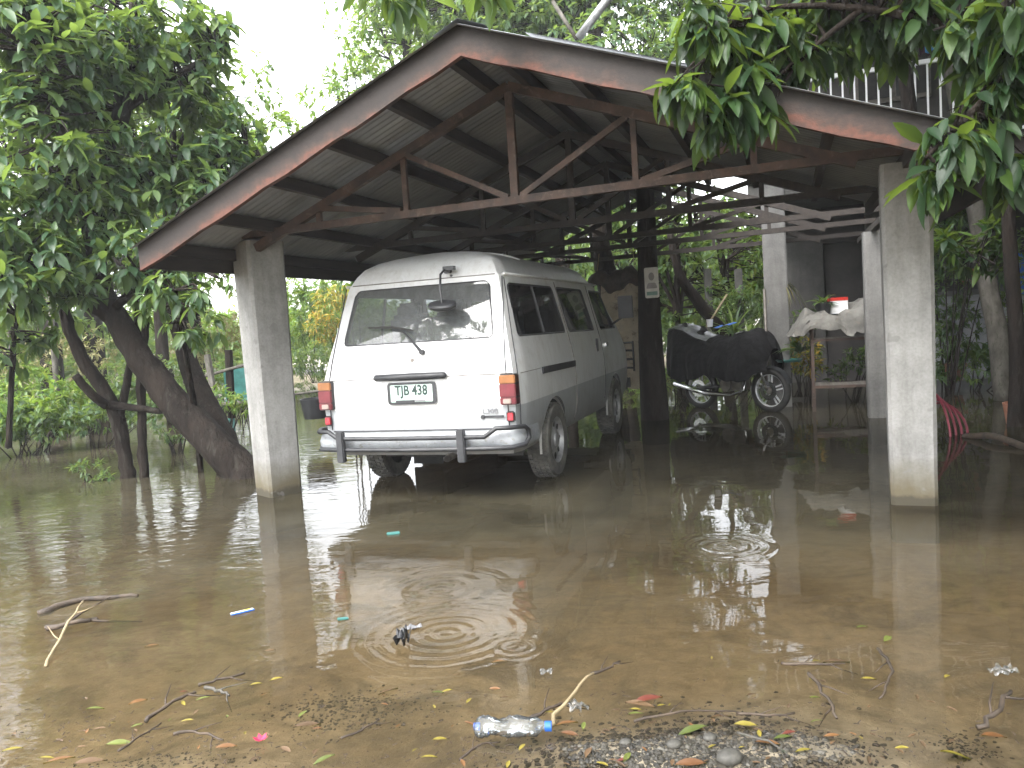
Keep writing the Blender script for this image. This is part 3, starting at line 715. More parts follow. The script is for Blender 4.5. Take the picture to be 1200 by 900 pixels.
for g in range(6):
    bm = bmesh.new(); bm.from_mesh(src)
    bmesh.ops.delete(bm, geom=[f for f in bm.faces if f.material_index != g], context='FACES')
    if not bm.faces: bm.free(); continue
    me = bpy.data.meshes.new(names[g]); bm.to_mesh(me); bm.free(); me.materials.clear(); me.materials.append(vmats[g])
    me.polygons.foreach_set('material_index', [0]*len(me.polygons)); me.polygons.foreach_set('use_smooth', [True]*len(me.polygons)); me.set_sharp_from_angle(angle=.6)
    pb = link(names[g], me, van)
    if g == 3:                                                           # the strip above the door glass is a piece of its own
        bm = bmesh.new(); bm.from_mesh(me); seen = set(); isls = []
        for f in bm.faces:
            if f in seen: continue
            isl = [f]; seen.add(f); k = 0
            while k < len(isl):
                for v_ in isl[k].verts:
                    for f2 in v_.link_faces:
                        if f2 not in seen: seen.add(f2); isl.append(f2)
                k += 1
            isls.append({q.index for q in isl})
        bm.free(); isls.sort(key=len, reverse=True)
        for n_, keep_ in enumerate(isls):
            bm = bmesh.new(); bm.from_mesh(me); bm.faces.ensure_lookup_table()
            bmesh.ops.delete(bm, geom=[f for f in bm.faces if f.index not in keep_], context='FACES')
            mm = me.copy(); bm.to_mesh(mm); bm.free()
            if n_: link('door_trim', mm, pb)
            else: m1_ = mm
        pb.data = m1_
bpy.data.objects.remove(vb)
VP = {o.name.split('.')[0]: o for o in van.children}
def xside(y, z):                                                         # half width of the body at a height
    for a, b in zip(ROWS, ROWS[1:]):
        if a[0] <= z <= b[0]: f = (z-a[0])/(b[0]-a[0]); return a[1]+(b[1]-a[1])*f
    return .8
def yrear(x, z):
    for a, b in zip(ROWS, ROWS[1:]):
        if a[0] <= z <= b[0]:
            f = (z-a[0])/(b[0]-a[0]); xx = a[1]+(b[1]-a[1])*f; y = a[2]+(b[2]-a[2])*f
            return y-.03*(1-(min(1, abs(x)/xx))**4)*(1 if z < 1.6 else .4)
    return 0
def pane(name, pts, mat, frame=.012):
    w = MB(); w.add(pts, [tuple(range(len(pts)))]).build(name, mat, van, recalc=False); g = [o for o in van.children if o.name.startswith(name)][-1]
    r = MB(); P = [Vector(p) for p in pts]; r.tube(P+[P[0]], frame, 6, False); r.build('window_rubber', M['black_plastic'], g, smooth=4)
    return g
for s in (-1, 1):
    for p in SW: pane('side_window', [(s*(xside(q[0], q[1])-.010-(max(0, (q[0]-3.3)/.5))**2*.03), q[0], q[1]) for q in p], M['glass_side'])
    for yy in (.95,): MB().beam((s*(xside(0, 1.2)-.012), yy, 1.2), (s*(xside(0, 1.61)-.012), yy-.02, 1.61), .012, .025).build('window_divider', M['black_plastic'], van)
pane('rear_window', [(q[0], yrear(q[0], q[1])+.012, q[1]) for q in RWIN], M['glass_rear'], .009)
pane('windscreen', [(q[0], 4.17-(q[1]-1.2)*1.56+.0, q[1]) for q in FWIN], M['glass_side'])
# seams and rails
def seam(pts, r=.0055, mat='seam_dark', name='door_seam', parent=van): return MB().tube(pts, r, 5).build(name, M[mat], parent, smooth=4)
seam([(xside(0, z)+.001, 1.64-(.02 if z > 1.2 else 0)*(z-1.2)*3, z) for z in np.linspace(.38, 1.66, 16)], .005, 'dull_metal')
seam([(xside(0, z)+.0005, 2.85-(.0 if z < 1.2 else (z-1.2)*.12), z) for z in np.linspace(.45, 1.66, 14)])
seam([(xside(0, z)-.012, yrear(.8, z)+.045, z) for z in np.linspace(.56, 1.66, 14)], .004)
for s in (-1, 1): seam([(s*(.755-.10*max(0, (z-.9))), yrear(.75, z)-.001, z) for z in np.linspace(.55, 1.67, 14)], .0045)
seam([(x, yrear(x, .942)-.001, .942+.0) for x in np.linspace(-.80, .80, 24)], .0035, 'dull_metal')
seam([(x, yrear(x, .538)-.001, .538) for x in np.linspace(-.74, .74, 20)], .005)
seam([(x, yrear(x, 1.69)-.002, 1.69) for x in np.linspace(-.62, .62, 20)], .004, 'dull_metal')
for s in (-1, 1):
    MB().tube([(s*.684, .29, 1.686), (s*.688, 1.2, 1.69), (s*.688, 2.4, 1.69), (s*.672, 3.35, 1.68)], .014, 6).build('drip_rail', M['van_paint'], van, smooth=4)
seam([(x, .95+.0*x, 1.932-(abs(x)/.62)**3*.105+.0) for x in np.linspace(-.6, .6, 16)], .007, 'van_paint', 'roof_rib')
MB().beam((xside(0, .905)+.006, .62, .915), (xside(0, .905)+.006, 1.63, .905), .016, .055).build('door_track', M['black_plastic'], van)
seam([(xside(0, .94)+.0, y, .935) for y in (.1, .6)], .003, 'dull_metal')
for yy, zz in ((2.62, 1.03), (3.05, 1.02)):
    d = [o for o in van.children if o.name.startswith('sliding_door' if yy < 2.8 else 'front_door')][0]
    m = MB(); m.box((xside(0, zz)+.008, yy, zz), (.02, .05 if yy < 2.8 else .12, .14 if yy < 2.8 else .04)); m.build('handle', M['black_plastic'] if yy < 2.8 else M['chrome'], d, bevel=.006)
tg = VP['tailgate']
MB().tube([(x, yrear(x, .95)-.022, .951) for x in (-.325, -.31, -.1, .1, .275, .29)], [.012, .026, .028, .028, .026, .012], 8).build('grab_handle', M['black_plastic'], tg, smooth=4)
MB().lathe([(0, -.012), (.014, -.012), (.014, .01)], 'Y', (-.01, yrear(0, 1.075), 1.075), 12).build('lock', M['dull_metal'], tg, smooth=.7)
MB().lathe([(0, -.008), (.010, -.008), (.010, .01)], 'Y', (.26, yrear(.26, 1.71)-.004, 1.705), 10).build('washer_nozzle', M['black_plastic'], van)
wi = MB(); wi.tube([(.075, yrear(.07, 1.13)-.02, 1.13), (-.05, yrear(0, 1.25)-.02, 1.255), (-.13, yrear(.1, 1.31)-.02, 1.315)], [.013, .008, .006], 6)
wi.lathe([(0, -.03), (.018, -.03), (.02, 0)], 'Y', (.075, yrear(.07, 1.13), 1.13), 12)
o = wi.build('wiper_arm', M['black_plastic'], tg, smooth=.8)
MB().tube([(-.42, yrear(.35, 1.345)-.012, 1.345), (-.20, yrear(.2, 1.33)-.014, 1.335), (-.02, yrear(.05, 1.30)-.012, 1.30)], [.006, .011, .006], 6).build('wiper_blade', M['black_rubber'], o, smooth=.8)
# number plate
pl = thing('number_plate', None, None, (-.005, yrear(0, .825)-.014, .825)); pl.parent = van; del_keys = [k for k in ('label', 'category') if k in pl]
RX = Matrix.Rotation(pi/2, 3, 'X')
MB().prism(rpoly([(-.205, -.085), (.205, -.085), (.205, .085), (-.205, .085)], .03), (0, 0, .008), RX).build('plate_surround', M['black_plastic'], pl)
o = MB().prism(rpoly([(-.178, -.066), (.178, -.066), (.178, .066), (-.178, .066)], .012), (0, 0, .003), RX).build('plate', M['plate_white'], pl); o.location = (0, -.008, 0)
def text(s, size, mat, parent, loc, ext=.001, name='lettering', sx=1, rot=(pi/2, 0, 0), align='CENTER', off=0):
    c = bpy.data.curves.new(name, 'FONT'); c.body = s; c.size = size; c.extrude = ext; c.offset = size*off; c.align_x = align; c.align_y = 'CENTER'; c.resolution_u = 3
    ob = bpy.data.objects.new('txt', c); COL.objects.link(ob); dg = bpy.context.evaluated_depsgraph_get()
    me = bpy.data.meshes.new_from_object(ob.evaluated_get(dg)); bpy.data.objects.remove(ob); me.materials.clear(); me.materials.append(mat)
    o = link(name, me, parent); o.location = loc; o.rotation_euler = rot; o.scale = (sx, 1, 1); return o
text('TJB 438', .105, M['plate_ink'], pl, (0, -.0125, .020), sx=.82, off=.022)
MB().box((-.055, -.0125, -.062), (.16, .003, .022)).build('lower_frame', M['black_plastic'], pl)
MB().box((.07, -.0125, -.056), (.09, .003, .012)).build('sticker', M['ink_grey'], pl)
# lamps
for s in (-1, 1):
    la = bpy.data.objects.new('tail_lamp', None); COL.objects.link(la); la.parent = van; la.location = (s*.772, .0, .825)
    m = MB(); P0 = lambda z0, z1, w0, w1, d: MB().box((0, .015-d/2, (z0+z1)/2-.825), (w1-w0, .09+d, z1-z0))
    P0(.712, .938, -.062, .062, 0).build('housing', M['black_plastic'], la, bevel=.008)
    P0(.870, .932, -.058, .066*1 if s > 0 else .058, .012).build('amber_lens', M['amber'], la, bevel=.006)
    P0(.770, .868, -.058, .066 if s > 0 else .058, .012).build('red_lens', M['lamp_red'], la, bevel=.006)
    P0(.716, .768, -.058, .066 if s > 0 else .058, .012).build('red_lens', M['lamp_red'], la, bevel=.006)
    MB().box((-.004*s, -.042, .742-.825), (.062, .02, .036)).build('reversing_lens', M['lamp_clear'], la, bevel=.004)
    r = bpy.data.objects.new('rear_reflector', None); COL.objects.link(r); r.parent = van; r.location = (s*.775, -.005, .625)
    MB().box((0, 0, 0), (.068, .02, .082)).build('bezel', M['black_plastic'], r, bevel=.01)
    MB().box((0, -.006, 0), (.05, .02, .064)).build('reflector_lens', M['reflector'], r, bevel=.006)
text('L300', .05, M['ink_grey'], tg, (.615, yrear(.6, .668)-.002, .668), .003, 'badge', 1.25)
bd = MB(); bd.box((.64, yrear(.64, .628)-.003, .628), (.16, .008, .016)); bd.lathe([(0, -.008), (.016, -.008), (.018, .004)], 'Y', (.555, yrear(.55, .626), .626), 10); bd.build('trim_badge', M['black_plastic'], tg)
# bumper : grey shell with a black tube guard
def ub(z, out, side=.35, n=9):                                           # a line wrapping round the tail
    P = [(-.84-out*.4, side, z)]+[(-.84-out*.4+.10*(1-math.cos(a)), .06-out-.0+.14*(1-math.sin(a))-.06, z) for a in np.linspace(0, pi/2, 6)]
    P += [(x, -.0-out-.02*(1-(x/.75)**2), z) for x in np.linspace(-.6, .6, n)]
    return P+[(-p[0], p[1], p[2]) for p in P[:7][::-1]]
L_ = [ub(.525, .0), ub(.53, .055), ub(.47, .085), ub(.42, .08), ub(.385, .06), ub(.375, .0)]
m = MB(); vs = [p for q in L_ for p in q]; n = len(L_[0]); m.add(vs, [(a*n+i, a*n+i+1, (a+1)*n+i+1, (a+1)*n+i) for a in range(len(L_)-1) for i in range(n-1)])
bum = m.build('bumper', mat_mottle('bumper_grey', (.19, .2, .215), (.28, .295, .31), 7, .45, .1, 40, c3=(.15, .14, .125)), van, smooth=1.0, recalc=False)
up = ub(.50, .115); up2 = []
for p in up:
    x = abs(p[0]); z = .497 if x < .60 else .557 if x > .69 else .497+(x-.60)/.09*.06
    up2.append((p[0], p[1], z))
xt = sorted([(p[0], p[1], p[2]) for p in up2[7:-7]], key=lambda q: q[0])
gt = MB(); yb = -.135
gt.tube([(-.88, .25, .545), (-.87, .02, .552), (-.80, -.11, .553), (-.70, yb, .553), (-.61, yb-.01, .497), (0, yb-.03, .497), (.61, yb-.01, .497), (.70, yb, .557), (.80, -.11, .557), (.875, .0, .55), (.885, .05, .52), (.885, .06, .46), (.875, .0, .42), (.80, -.10, .412), (.6, yb, .41), (0, yb-.03, .41), (-.6, yb, .41), (-.80, -.10, .412), (-.87, .02, .415), (-.88, .25, .42)], .0175, 8)
gt.build('tube_guard', M['black_plastic'], bum, smooth=4)
for x in (-.585, .43): MB().box((x, yb-.02, .435), (.062, .05, .24)).build('guard_bracket', M['black_plastic'], bum, bevel=.008)
MB().tube([(.28, -.10, .33), (.26, .2, .335), (.2, .8, .36)], .026, 10, False).build('exhaust_pipe', M['dull_metal'], van, smooth=4)
for s, yy in ((1, .93), (1, 3.365), (-1, .93), (-1, 3.365)):
    wl = bpy.data.objects.new('wheel', None); COL.objects.link(wl); wl.parent = van; wl.location = (s*.755, yy, .305); wl.rotation_euler = (0, 0, 0 if s > 0 else pi)
    ty = MB(); ty.lathe([(.19, -.085), (.25, -.098), (.292, -.092), (.305, -.07), (.309, 0), (.305, .07), (.292, .092), (.25, .098), (.195, .088), (.19, .06)], 'X', n=40)
    for k in range(44):
        a = 2*pi*k/44
        for x, da in ((-.062, 0), (-.022, .07), (.022, 0), (.062, .07)):
            Rm = Matrix.Rotation(a+da, 3, 'X'); ty.box(Rm@Vector((x, 0, .311)), (.032, .026, .014), M=Rm)
    ty.build('tyre', M['muddy_tyre'], wl, smooth=.6)
    rm = MB(); rm.lathe([(.195, .06), (.198, .085), (.185, .088), (.172, .07), (.165, .045), (.10, .062), (.065, .075), (.06, .085), (.045, .088), (.0, .088)], 'X', n=32); r_ = rm.build('rim', M['alloy'], wl, smooth=.7)
    h = MB()
    for k in range(8):
        a = 2*pi*k/8; c = Vector((.0565, .135*math.cos(a), .135*math.sin(a))); Rm = Matrix.Rotation(a, 3, 'X')
        h.prism([Rm@Vector((0, .030*math.cos(t), .020*math.sin(t)))+c for t in np.linspace(0, 2*pi, 9)[:-1]], (.004, 0, 0))
    h.build('rim_slots', M['black_rubber'], r_)
    inner = MB().lathe([(.19, -.06), (.0, -.06)], 'X', n=20); inner.build('brake_drum', M['black_rubber'], wl)
    w2 = MB(); q_ = [(x, (AR-.004)*math.cos(a), (AR-.004)*math.sin(a)-.015) for x in (-.24, .07) for a in np.linspace(.0, pi, 15)]
    w2.add(q_, [(i, i+1, i+16, i+15) for i in range(14)]+[tuple(range(15))]); o = w2.build('wheel_well', M['black_rubber'], wl, recalc=False)
    fl_ = MB(); fl_.tube([(.055 if s > 0 else .055, -(AR-.006)*math.cos(a), (AR-.006)*math.sin(a)-.02) for a in np.linspace(-.1, pi+.1, 18)], .012, 6, False); fl_.build('arch_lip', M['van_paint'], wl, smooth=4)
ax = MB(); ax.tube([(-.7, .93, .30), (.7, .93, .30)], .045, 8); ax.lathe([(0, -.12), (.09, -.08), (.12, 0), (.09, .08), (0, .12)], 'Y', (0, .93, .30), 14); ax.tube([(-.7, 3.365, .30), (.7, 3.365, .30)], .04, 8)
ax.box((0, .45, .44), (1.2, .5, .12)); ax.box((-.35, 2.1, .42), (.12, 3.0, .1)); ax.box((.35, 2.1, .42), (.12, 3.0, .1)); ax.lathe([(0, -.09), (.27, -.08), (.29, 0), (.27, .09), (0, .09)], 'Z', (-.1, .52, .36), 22); ax.box((.1, 2.0, .40), (1.15, 3.2, .10)); ax.box((0, .17, .40), (1.3, .2, .10)); ax.build('axle', M['black_rubber'], van, smooth=.6)
MB().box((-.62, 2.2, .20), (.30, 1.5, .30)).build('fuel_tank_blocker', M['black_rubber'], van, bevel=.04); MB().box((-.60, 1.38, .2), (.3, .03, .36)).build('mud_flap', M['black_rubber'], van)  # tank-like box added to block the bright sky reflection under the van
for x in (-.45, .46): MB().box((x*1.15, .62, .335), (.22, .012, .22)).build('mud_flap', M['black_rubber'], van)
# seats, dashboard
for yy, xs_ in ((.95, (-.42, .0, .42)), (1.85, (-.42, .42)), (2.85, (-.40, .40))):
    for x in xs_:
        st = bpy.data.objects.new('seat', None); COL.objects.link(st); st.parent = van; st.location = (x, yy, .62)
        MB().box((0, .22, .30), (.40, .48, .14)).build('seat_cushion', M['seat_cloth'], st, bevel=.04)
        MB().box((0, -.03, .55), (.40, .12, .56), M=Matrix.Rotation(.15, 3, 'X')).build('backrest', M['seat_cloth'], st, bevel=.04)
        MB().box((0, -.08, .86), (.24, .09, .13)).build('headrest', M['seat_cloth'], st, bevel=.03)
MB().box((0, 3.95, 1.02), (1.4, .35, .28)).build('dashboard', M['black_plastic'], van, bevel=.05)
MB().lathe([(.17, -.012), (.182, 0), (.17, .012), (.158, 0)], 'Y', (-.38, 3.62, 1.1), 20, True).build('steering_wheel', M['black_plastic'], van, smooth=4)
# rear-view safety mirror on its arm above the back window
mr = bpy.data.objects.new('parking_mirror', None); COL.objects.link(mr); mr.parent = van; mr.location = (.235, .27, 1.73)
m = MB(); m.tube([(0, .06, .02), (0, -.05, .03), (0, -.15, -.02), (.012, -.20, -.13), (.03, -.22, -.24)], .009, 7); m.box((.03, -.045, .03), (.09, .05, .03)); m.box((-.005, .03, .01), (.05, .09, .025)); m.build('mirror_arm', M['black_plastic'], mr, smooth=.7)
m = MB(); m.lathe([(0, -.035), (.07, -.030), (.108, -.01), (.115, .01), (.105, .022), (0, .022)], 'Z', n=28); o = m.build('mirror_head', M['black_plastic'], mr, smooth=.8); o.location = (.03, -.22, -.26); o.rotation_euler = (.35, .06, 0); o.scale = (1.0, .72, 1)
# door mirror and front guard
m = MB(); m.tube([(.76, 3.65, 1.22), (.88, 3.72, 1.3)], .015, 6); m.box((.93, 3.72, 1.42), (.17, .06, .26)); m.build('door_mirror', M['black_plastic'], van, smooth=.7, bevel=.01)
m = MB()
for z in (.66, .77, .88, .98): m.tube([(-.7, 4.5, z), (.78, 4.5, z), (.86, 4.42, z)], .014, 6)
for x in (-.7, -.2, .3, .86): m.tube([(x, 4.5 if x < .8 else 4.42, .62), (x, 4.5 if x < .8 else 4.42, 1.0)], .014, 6)
m.build('front_guard', M['black_plastic'], van, smooth=4)
MB().box((0, 4.42, .48), (1.6, .14, .2)).build('front_bumper', M['black_plastic'], van, bevel=.04)

def bush(label, px, py, Y, rpx, leaf, L=.1, dens=190, extra=(), name='bush', ratio=.33):
    b = AT(px, py, Y); b = Vector((b.x, b.y, -.05)); bl = [B(px, py, Y, rpx)]+[B(*e) for e in extra]
    return shrub(name, label, 'bush', b, bl, leaf, dens, 8, L, ratio)
# ------------------------------------------------------------------ house behind on the right
hs_o = LW(1.57, 5.45); hs_t = thing('concrete_house', 'grey concrete house with a dark porch and white railed balcony behind the carport', 'house', hs_o, YAW)
def hb(name, c, d, mat, parent=hs_t, bevel=0): return MB().box(c, d).build(name, M[mat], parent, bevel=bevel)
for x, y in ((.0, 0), (4.2, 0)): hb('column', (x, y, 1.25), (.29, .29, 3.3), 'concrete_plain', bevel=.015)
hb('column', (1.42, 2.4, 1.25), (.24, .24, 3.3), 'concrete_plain', bevel=.015)
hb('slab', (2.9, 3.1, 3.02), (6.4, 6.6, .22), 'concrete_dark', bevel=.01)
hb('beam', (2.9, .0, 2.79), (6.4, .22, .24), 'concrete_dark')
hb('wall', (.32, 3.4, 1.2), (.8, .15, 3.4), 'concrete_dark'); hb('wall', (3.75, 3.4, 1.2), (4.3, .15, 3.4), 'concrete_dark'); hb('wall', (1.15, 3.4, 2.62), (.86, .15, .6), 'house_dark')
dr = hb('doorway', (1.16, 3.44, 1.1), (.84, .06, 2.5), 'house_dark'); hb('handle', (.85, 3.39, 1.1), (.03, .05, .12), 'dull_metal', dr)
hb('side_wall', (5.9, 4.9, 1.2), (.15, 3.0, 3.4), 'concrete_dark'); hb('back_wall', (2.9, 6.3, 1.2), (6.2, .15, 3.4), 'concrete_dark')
hb('upper_wall', (3.2, 2.2, 4.6), (5.8, .15, 2.95), 'house_dark'); hb('upper_roof', (2.9, 2.6, 6.1), (6.9, 6.4, .12), 'roofing')
hb('upper_back_wall', (3.2, 6.2, 4.6), (5.8, .15, 2.95), 'house_dark')
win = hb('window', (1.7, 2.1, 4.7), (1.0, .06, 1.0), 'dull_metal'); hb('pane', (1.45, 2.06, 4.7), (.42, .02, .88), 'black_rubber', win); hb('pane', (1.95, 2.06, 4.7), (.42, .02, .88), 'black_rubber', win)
rl = bpy.data.objects.new('balcony_railing', None); COL.objects.link(rl); rl.parent = hs_t; rl.location = (0, -.05, 3.13)
MB().beam((-.25, 0, 1.0), (6.0, 0, 1.0), .05, .05).build('handrail', M['railing_white'], rl)
MB().beam((-.25, 0, .08), (6.0, 0, .08), .035, .035).build('bottom_rail', M['railing_white'], rl)
bal = MB().beam((0, 0, .1), (0, 0, .98), .02, .02, up=(0, 1, 0)).mesh('baluster', M['railing_white'])
for i in range(95): o = link('baluster', bal, rl); o.location = (-.2+i*.135, 0, 0)
def hung(name, label, u, w, z, wd, ht, mat):
    vs = []; fs = []
    for j in range(7):
        for i in range(7): vs.append(((i/6-.5)*wd*(1+.15*j/6), .03*math.sin(i*2.1+j*.6), -ht*j/6-.02*math.sin(i*1.5)))
    for j in range(6):
        for i in range(6): a = j*7+i; fs.append((a, a+1, a+8, a+7))
    o = MB().add(vs, fs).build(name, M[mat], None, smooth=4, recalc=False); o.location = LW(u, w, z); o.rotation_euler = (0, 0, YAW); return tag(o, label, 'laundry')
hung('hanging_cloth', 'small light blue cloth hanging on the balcony line', 3.52, 5.75, 4.75, .16, .42, 'cloth_blue')
hung('hanging_cloth', 'white cloth hanging low over the balcony rail', 3.72, 5.75, 4.28, .22, .35, 'cloth_white')
hung('hanging_cloth', 'dark red cloth hanging next to the blue cloth on the balcony', 3.42, 5.8, 4.72, .14, .4, 'cloth_dark')
cl = MB().tube([LW(1.6, 5.75, 4.8), LW(3.2, 5.75, 4.74), LW(6, 5.75, 4.82)], .008, 5).build('clothes_line', M['railing_white']); tag(cl, 'thin white clothes line strung along the balcony', 'clothes line')
# low white wall on the right
gw = thing('garden_wall', 'low pale plastered garden wall behind the potted plants on the right', 'wall', LW(5.2, 8.4), YAW)
MB().box((.2, 0, .55), (3.2, .16, 1.5)).build('wall_panel', mat_mottle('pale_plaster', (.3, .31, .325), (.45, .465, .48), 4, .8, .2), gw)
MB().box((.2, 0, 1.34), (3.3, .24, .08)).build('coping', M['concrete_plain'], gw, bevel=.01)

# ------------------------------------------------------------------ motorcycle
bk_r = AT(822, 462, 10.7); bk_f = Vector((3.25, 9.80, 0)); bdir = (Vector((bk_f.x, bk_f.y, 0))-Vector((bk_r.x, bk_r.y, 0)))
byaw = math.atan2(bdir.y, bdir.x); WBL = bdir.length
bk = thing('motorcycle', 'motorcycle with bright five-spoke wheels standing in the water under a black cover', 'motorcycle', (bk_r.x, bk_r.y, 0), byaw)
def bwheel(x, R):
    w = bpy.data.objects.new('wheel', None); COL.objects.link(w); w.parent = bk; w.location = (x, 0, R-.02)
    t = MB(); t.lathe([(R+.0*1-.045+.045*math.cos(a), .042*math.sin(a)) for a in np.linspace(0, 2*pi, 13)[:-1]], 'Y', n=36, close=True); t.build('tyre', M['black_rubber'], w, smooth=4)
    r = MB(); r.lathe([(R-.058, -.028), (R-.085, -.026), (R-.09, 0), (R-.085, .026), (R-.058, .028)], 'Y', n=36, close=True); rr = r.build('rim', M['alloy_bright'], w, smooth=4)
    for k in range(5):
        a0 = 2*pi*k/5+.3
        for s in (-1, 1):
            a = a0+s*.13; Rm = Matrix.Rotation(-a, 3, 'Y')
            MB().beam(Rm@Vector((.04, 0, s*.012)), Rm@Vector((R-.08, 0, 0)), .018, .014, up=(0, 1, 0)).build('spoke', M['alloy_bright'], rr)
    MB().lathe([(0, -.05), (.045, -.045), (.05, 0), (.045, .045), (0, .05)], 'Y', n=18).build('hub', M['dull_metal'], w, smooth=.8)
    MB().lathe([(.06, -.052), (.12, -.052), (.12, -.047), (.06, -.047)], 'Y', n=24, close=True).build('brake_disc', M['chrome'], w, smooth=.8)
bwheel(0, .285); bwheel(WBL, .285)
m = MB()
for s in (-1, 1): m.tube([(WBL, s*.075, .27), (WBL-.12, s*.075, .62), (WBL-.22, s*.08, .92)], .018, 8)
m.build('front_fork', M['chrome'], bk, smooth=4)
m = MB(); vs = []
for i in range(11):
    a = .3+2.2*i/10
    for y, dr_ in ((-.055, -.015), (0, .0), (.055, -.015)): vs.append((WBL+(.315+dr_)*math.cos(a), y, .265+(.315+dr_)*math.sin(a)))
m.add(vs, [(i*3+j, i*3+j+1, i*3+j+4, i*3+j+3) for i in range(10) for j in range(2)]); m.build('front_fender', M['black_plastic'], bk, smooth=4, recalc=False)
m = MB(); m.tube([(WBL-.22, 0, .85), (WBL-.35, 0, .55), (WBL-.45, 0, .28), (.4, 0, .25), (.28, 0, .45), (.1, 0, .75), (-.2, 0, .78)], .028, 8); m.tube([(.35, .06, .3), (0, .07, .265)], .025, 8); m.tube([(.35, -.06, .3), (0, -.07, .265)], .025, 8); m.build('frame', M['black_plastic'], bk, smooth=4)
m = MB(); m.box((.60, 0, .36), (.28, .2, .2)); m.box((.70, 0, .47), (.16, .16, .17), M=Matrix.Rotation(-.4, 3, 'Y')); m.lathe([(0, -.15), (.085, -.14), (.09, -.10), (.09, .10), (.085, .14), (0, .15)], 'Y', (.52, 0, .33), 20)
for k in range(5): m.box((.70+.012*k, 0, .42+.03*k), (.2, .2, .01), M=Matrix.Rotation(-.4, 3, 'Y'))
m.build('engine', M['dull_metal'], bk, smooth=.5)
m = MB(); m.tube([(.80, -.09, .42), (.80, -.12, .26), (.6, -.14, .2), (.2, -.15, .22), (-.32, -.17, .34)], [.02, .02, .022, .04, .035], 10); m.build('exhaust_pipe', M['chrome'], bk, smooth=4)
m = MB(); m.tube([(WBL-.25, -.34, 1.0), (WBL-.22, -.2, 1.02), (WBL-.18, 0, .98), (WBL-.22, .2, 1.02), (WBL-.25, .34, 1.0)], .014, 7); m.build('handlebar', M['black_plastic'], bk, smooth=4)
# black cover: a sheet draped over the saddle, tank and bars
cv = thing('motorcycle_cover', 'black canvas cover draped over the motorcycle', 'cover', (bk_r.x, bk_r.y, 0), byaw)
st = [(-.48, .95, .48, .16), (-.44, 1.13, .46, .26), (-.25, 1.17, .42, .33), (-.05, 1.13, .42, .35), (.15, 1.03, .42, .36), (.35, .97, .43, .37), (.6, .97, .44, .38), (.85, 1.02, .44, .40), (1.0, 1.06, .42, .40), (1.12, 1.02, .44, .36), (1.22, .92, .47, .28), (1.28, .8, .5, .16)]
vs = []; K = 33
xs_ = np.linspace(st[0][0], st[-1][0], 44); st2 = [(x,)+tuple(np.interp(x, [q[0] for q in st], [q[k] for q in st]) for k in (1, 2, 3)) for x in xs_]
for i, (x, zt, zb, hw) in enumerate(st2):
    for k in range(K):
        f = k/(K-1)*2-1; a = abs(f); s = 1 if f > 0 else -1
        if a < .45: y = s*hw*(a/.45)*.72; z = zt-.10*(a/.45)**2.2
        else:
            g = (a-.45)/.55; y = s*(hw*(.72+.22*math.sin(g*2.0))+g*(.028*math.sin(x*17+1.3*s)+.016*math.sin(x*41+s))); z = zt-.10-(zt-.10-zb)*g+g*(.035*math.sin(x*7+s)+.015*math.sin(x*23))
        z += .012*math.sin(x*19+f*8)*(1-min(1, max(0, (a-.45)/.55)))
        vs.append((x*WBL/1.19+.012*math.sin(k*.7+x*6)+rng.normal(0, .004), y+rng.normal(0, .006), z+rng.normal(0, .006)))
ct = MB().add(vs, [(i*K+k, i*K+k+1, (i+1)*K+k+1, (i+1)*K+k) for i in range(len(st2)-1) for k in range(K-1)]).build('canvas', M['black_canvas'], cv, smooth=4, recalc=False)
sm = ct.modifiers.new('s', 'SUBSURF'); sm.levels = 1; sm.render_levels = 2
m = MB(); vs = []
for i in range(9):
    f = i/8; x = (-.42+.75*f)*WBL/1.19; z = float(np.interp(-.42+.75*f, [q[0] for q in st], [q[1] for q in st]))-.012
    for y in (-.26, -.19, 0, .19, .26): vs.append((x, y*(.55+.45*math.sin(pi*(.25+.5*f))), z+.022-1.0*y*y))
m.add(vs, [(i*5+j, i*5+j+1, i*5+j+6, i*5+j+5) for i in range(8) for j in range(4)]); m.build('shiny_hem', mat_mottle('shiny_vinyl', (.06, .06, .07), (.16, .16, .18), 4, .22, .3, 12, dist=.02), cv, smooth=4, recalc=False)
o = MB().add([(x+.02*math.sin(y*30), y, .02*math.sin(x*20)) for y in np.linspace(-.06, .06, 6) for x in np.linspace(-.13, .13, 8)], [(j*8+i, j*8+i+1, j*8+i+9, j*8+i+8) for j in range(5) for i in range(7)]).build('blue_rag', M['blue_plastic'], None, smooth=4, recalc=False)
p = AT(850, 381, 10.25); o.location = p; o.rotation_euler = (.25, 0, byaw); tag(o, 'crumpled blue rag lying on the black motorcycle cover', 'rag')
o = MB().lathe([(0, 0), (.035, 0), (.045, .1), (.041, .1), (.032, .006)], n=16).build('cup', M['white_paint'], None, smooth=.8); o.location = AT(832, 383, 10.4); tag(o, 'small white cup standing on the motorcycle cover beside the blue rag', 'cup')
m = MB(); m.lathe([(0, 0), (.14, 0), (.17, .03), (.16, .035), (.13, .012), (0, .012)], n=20); o = m.build('basin', M['teal_plastic'], None, smooth=.7); o.location = AT(925, 424, 10.0); tag(o, 'shallow teal basin floating behind the motorcycle front wheel', 'basin')
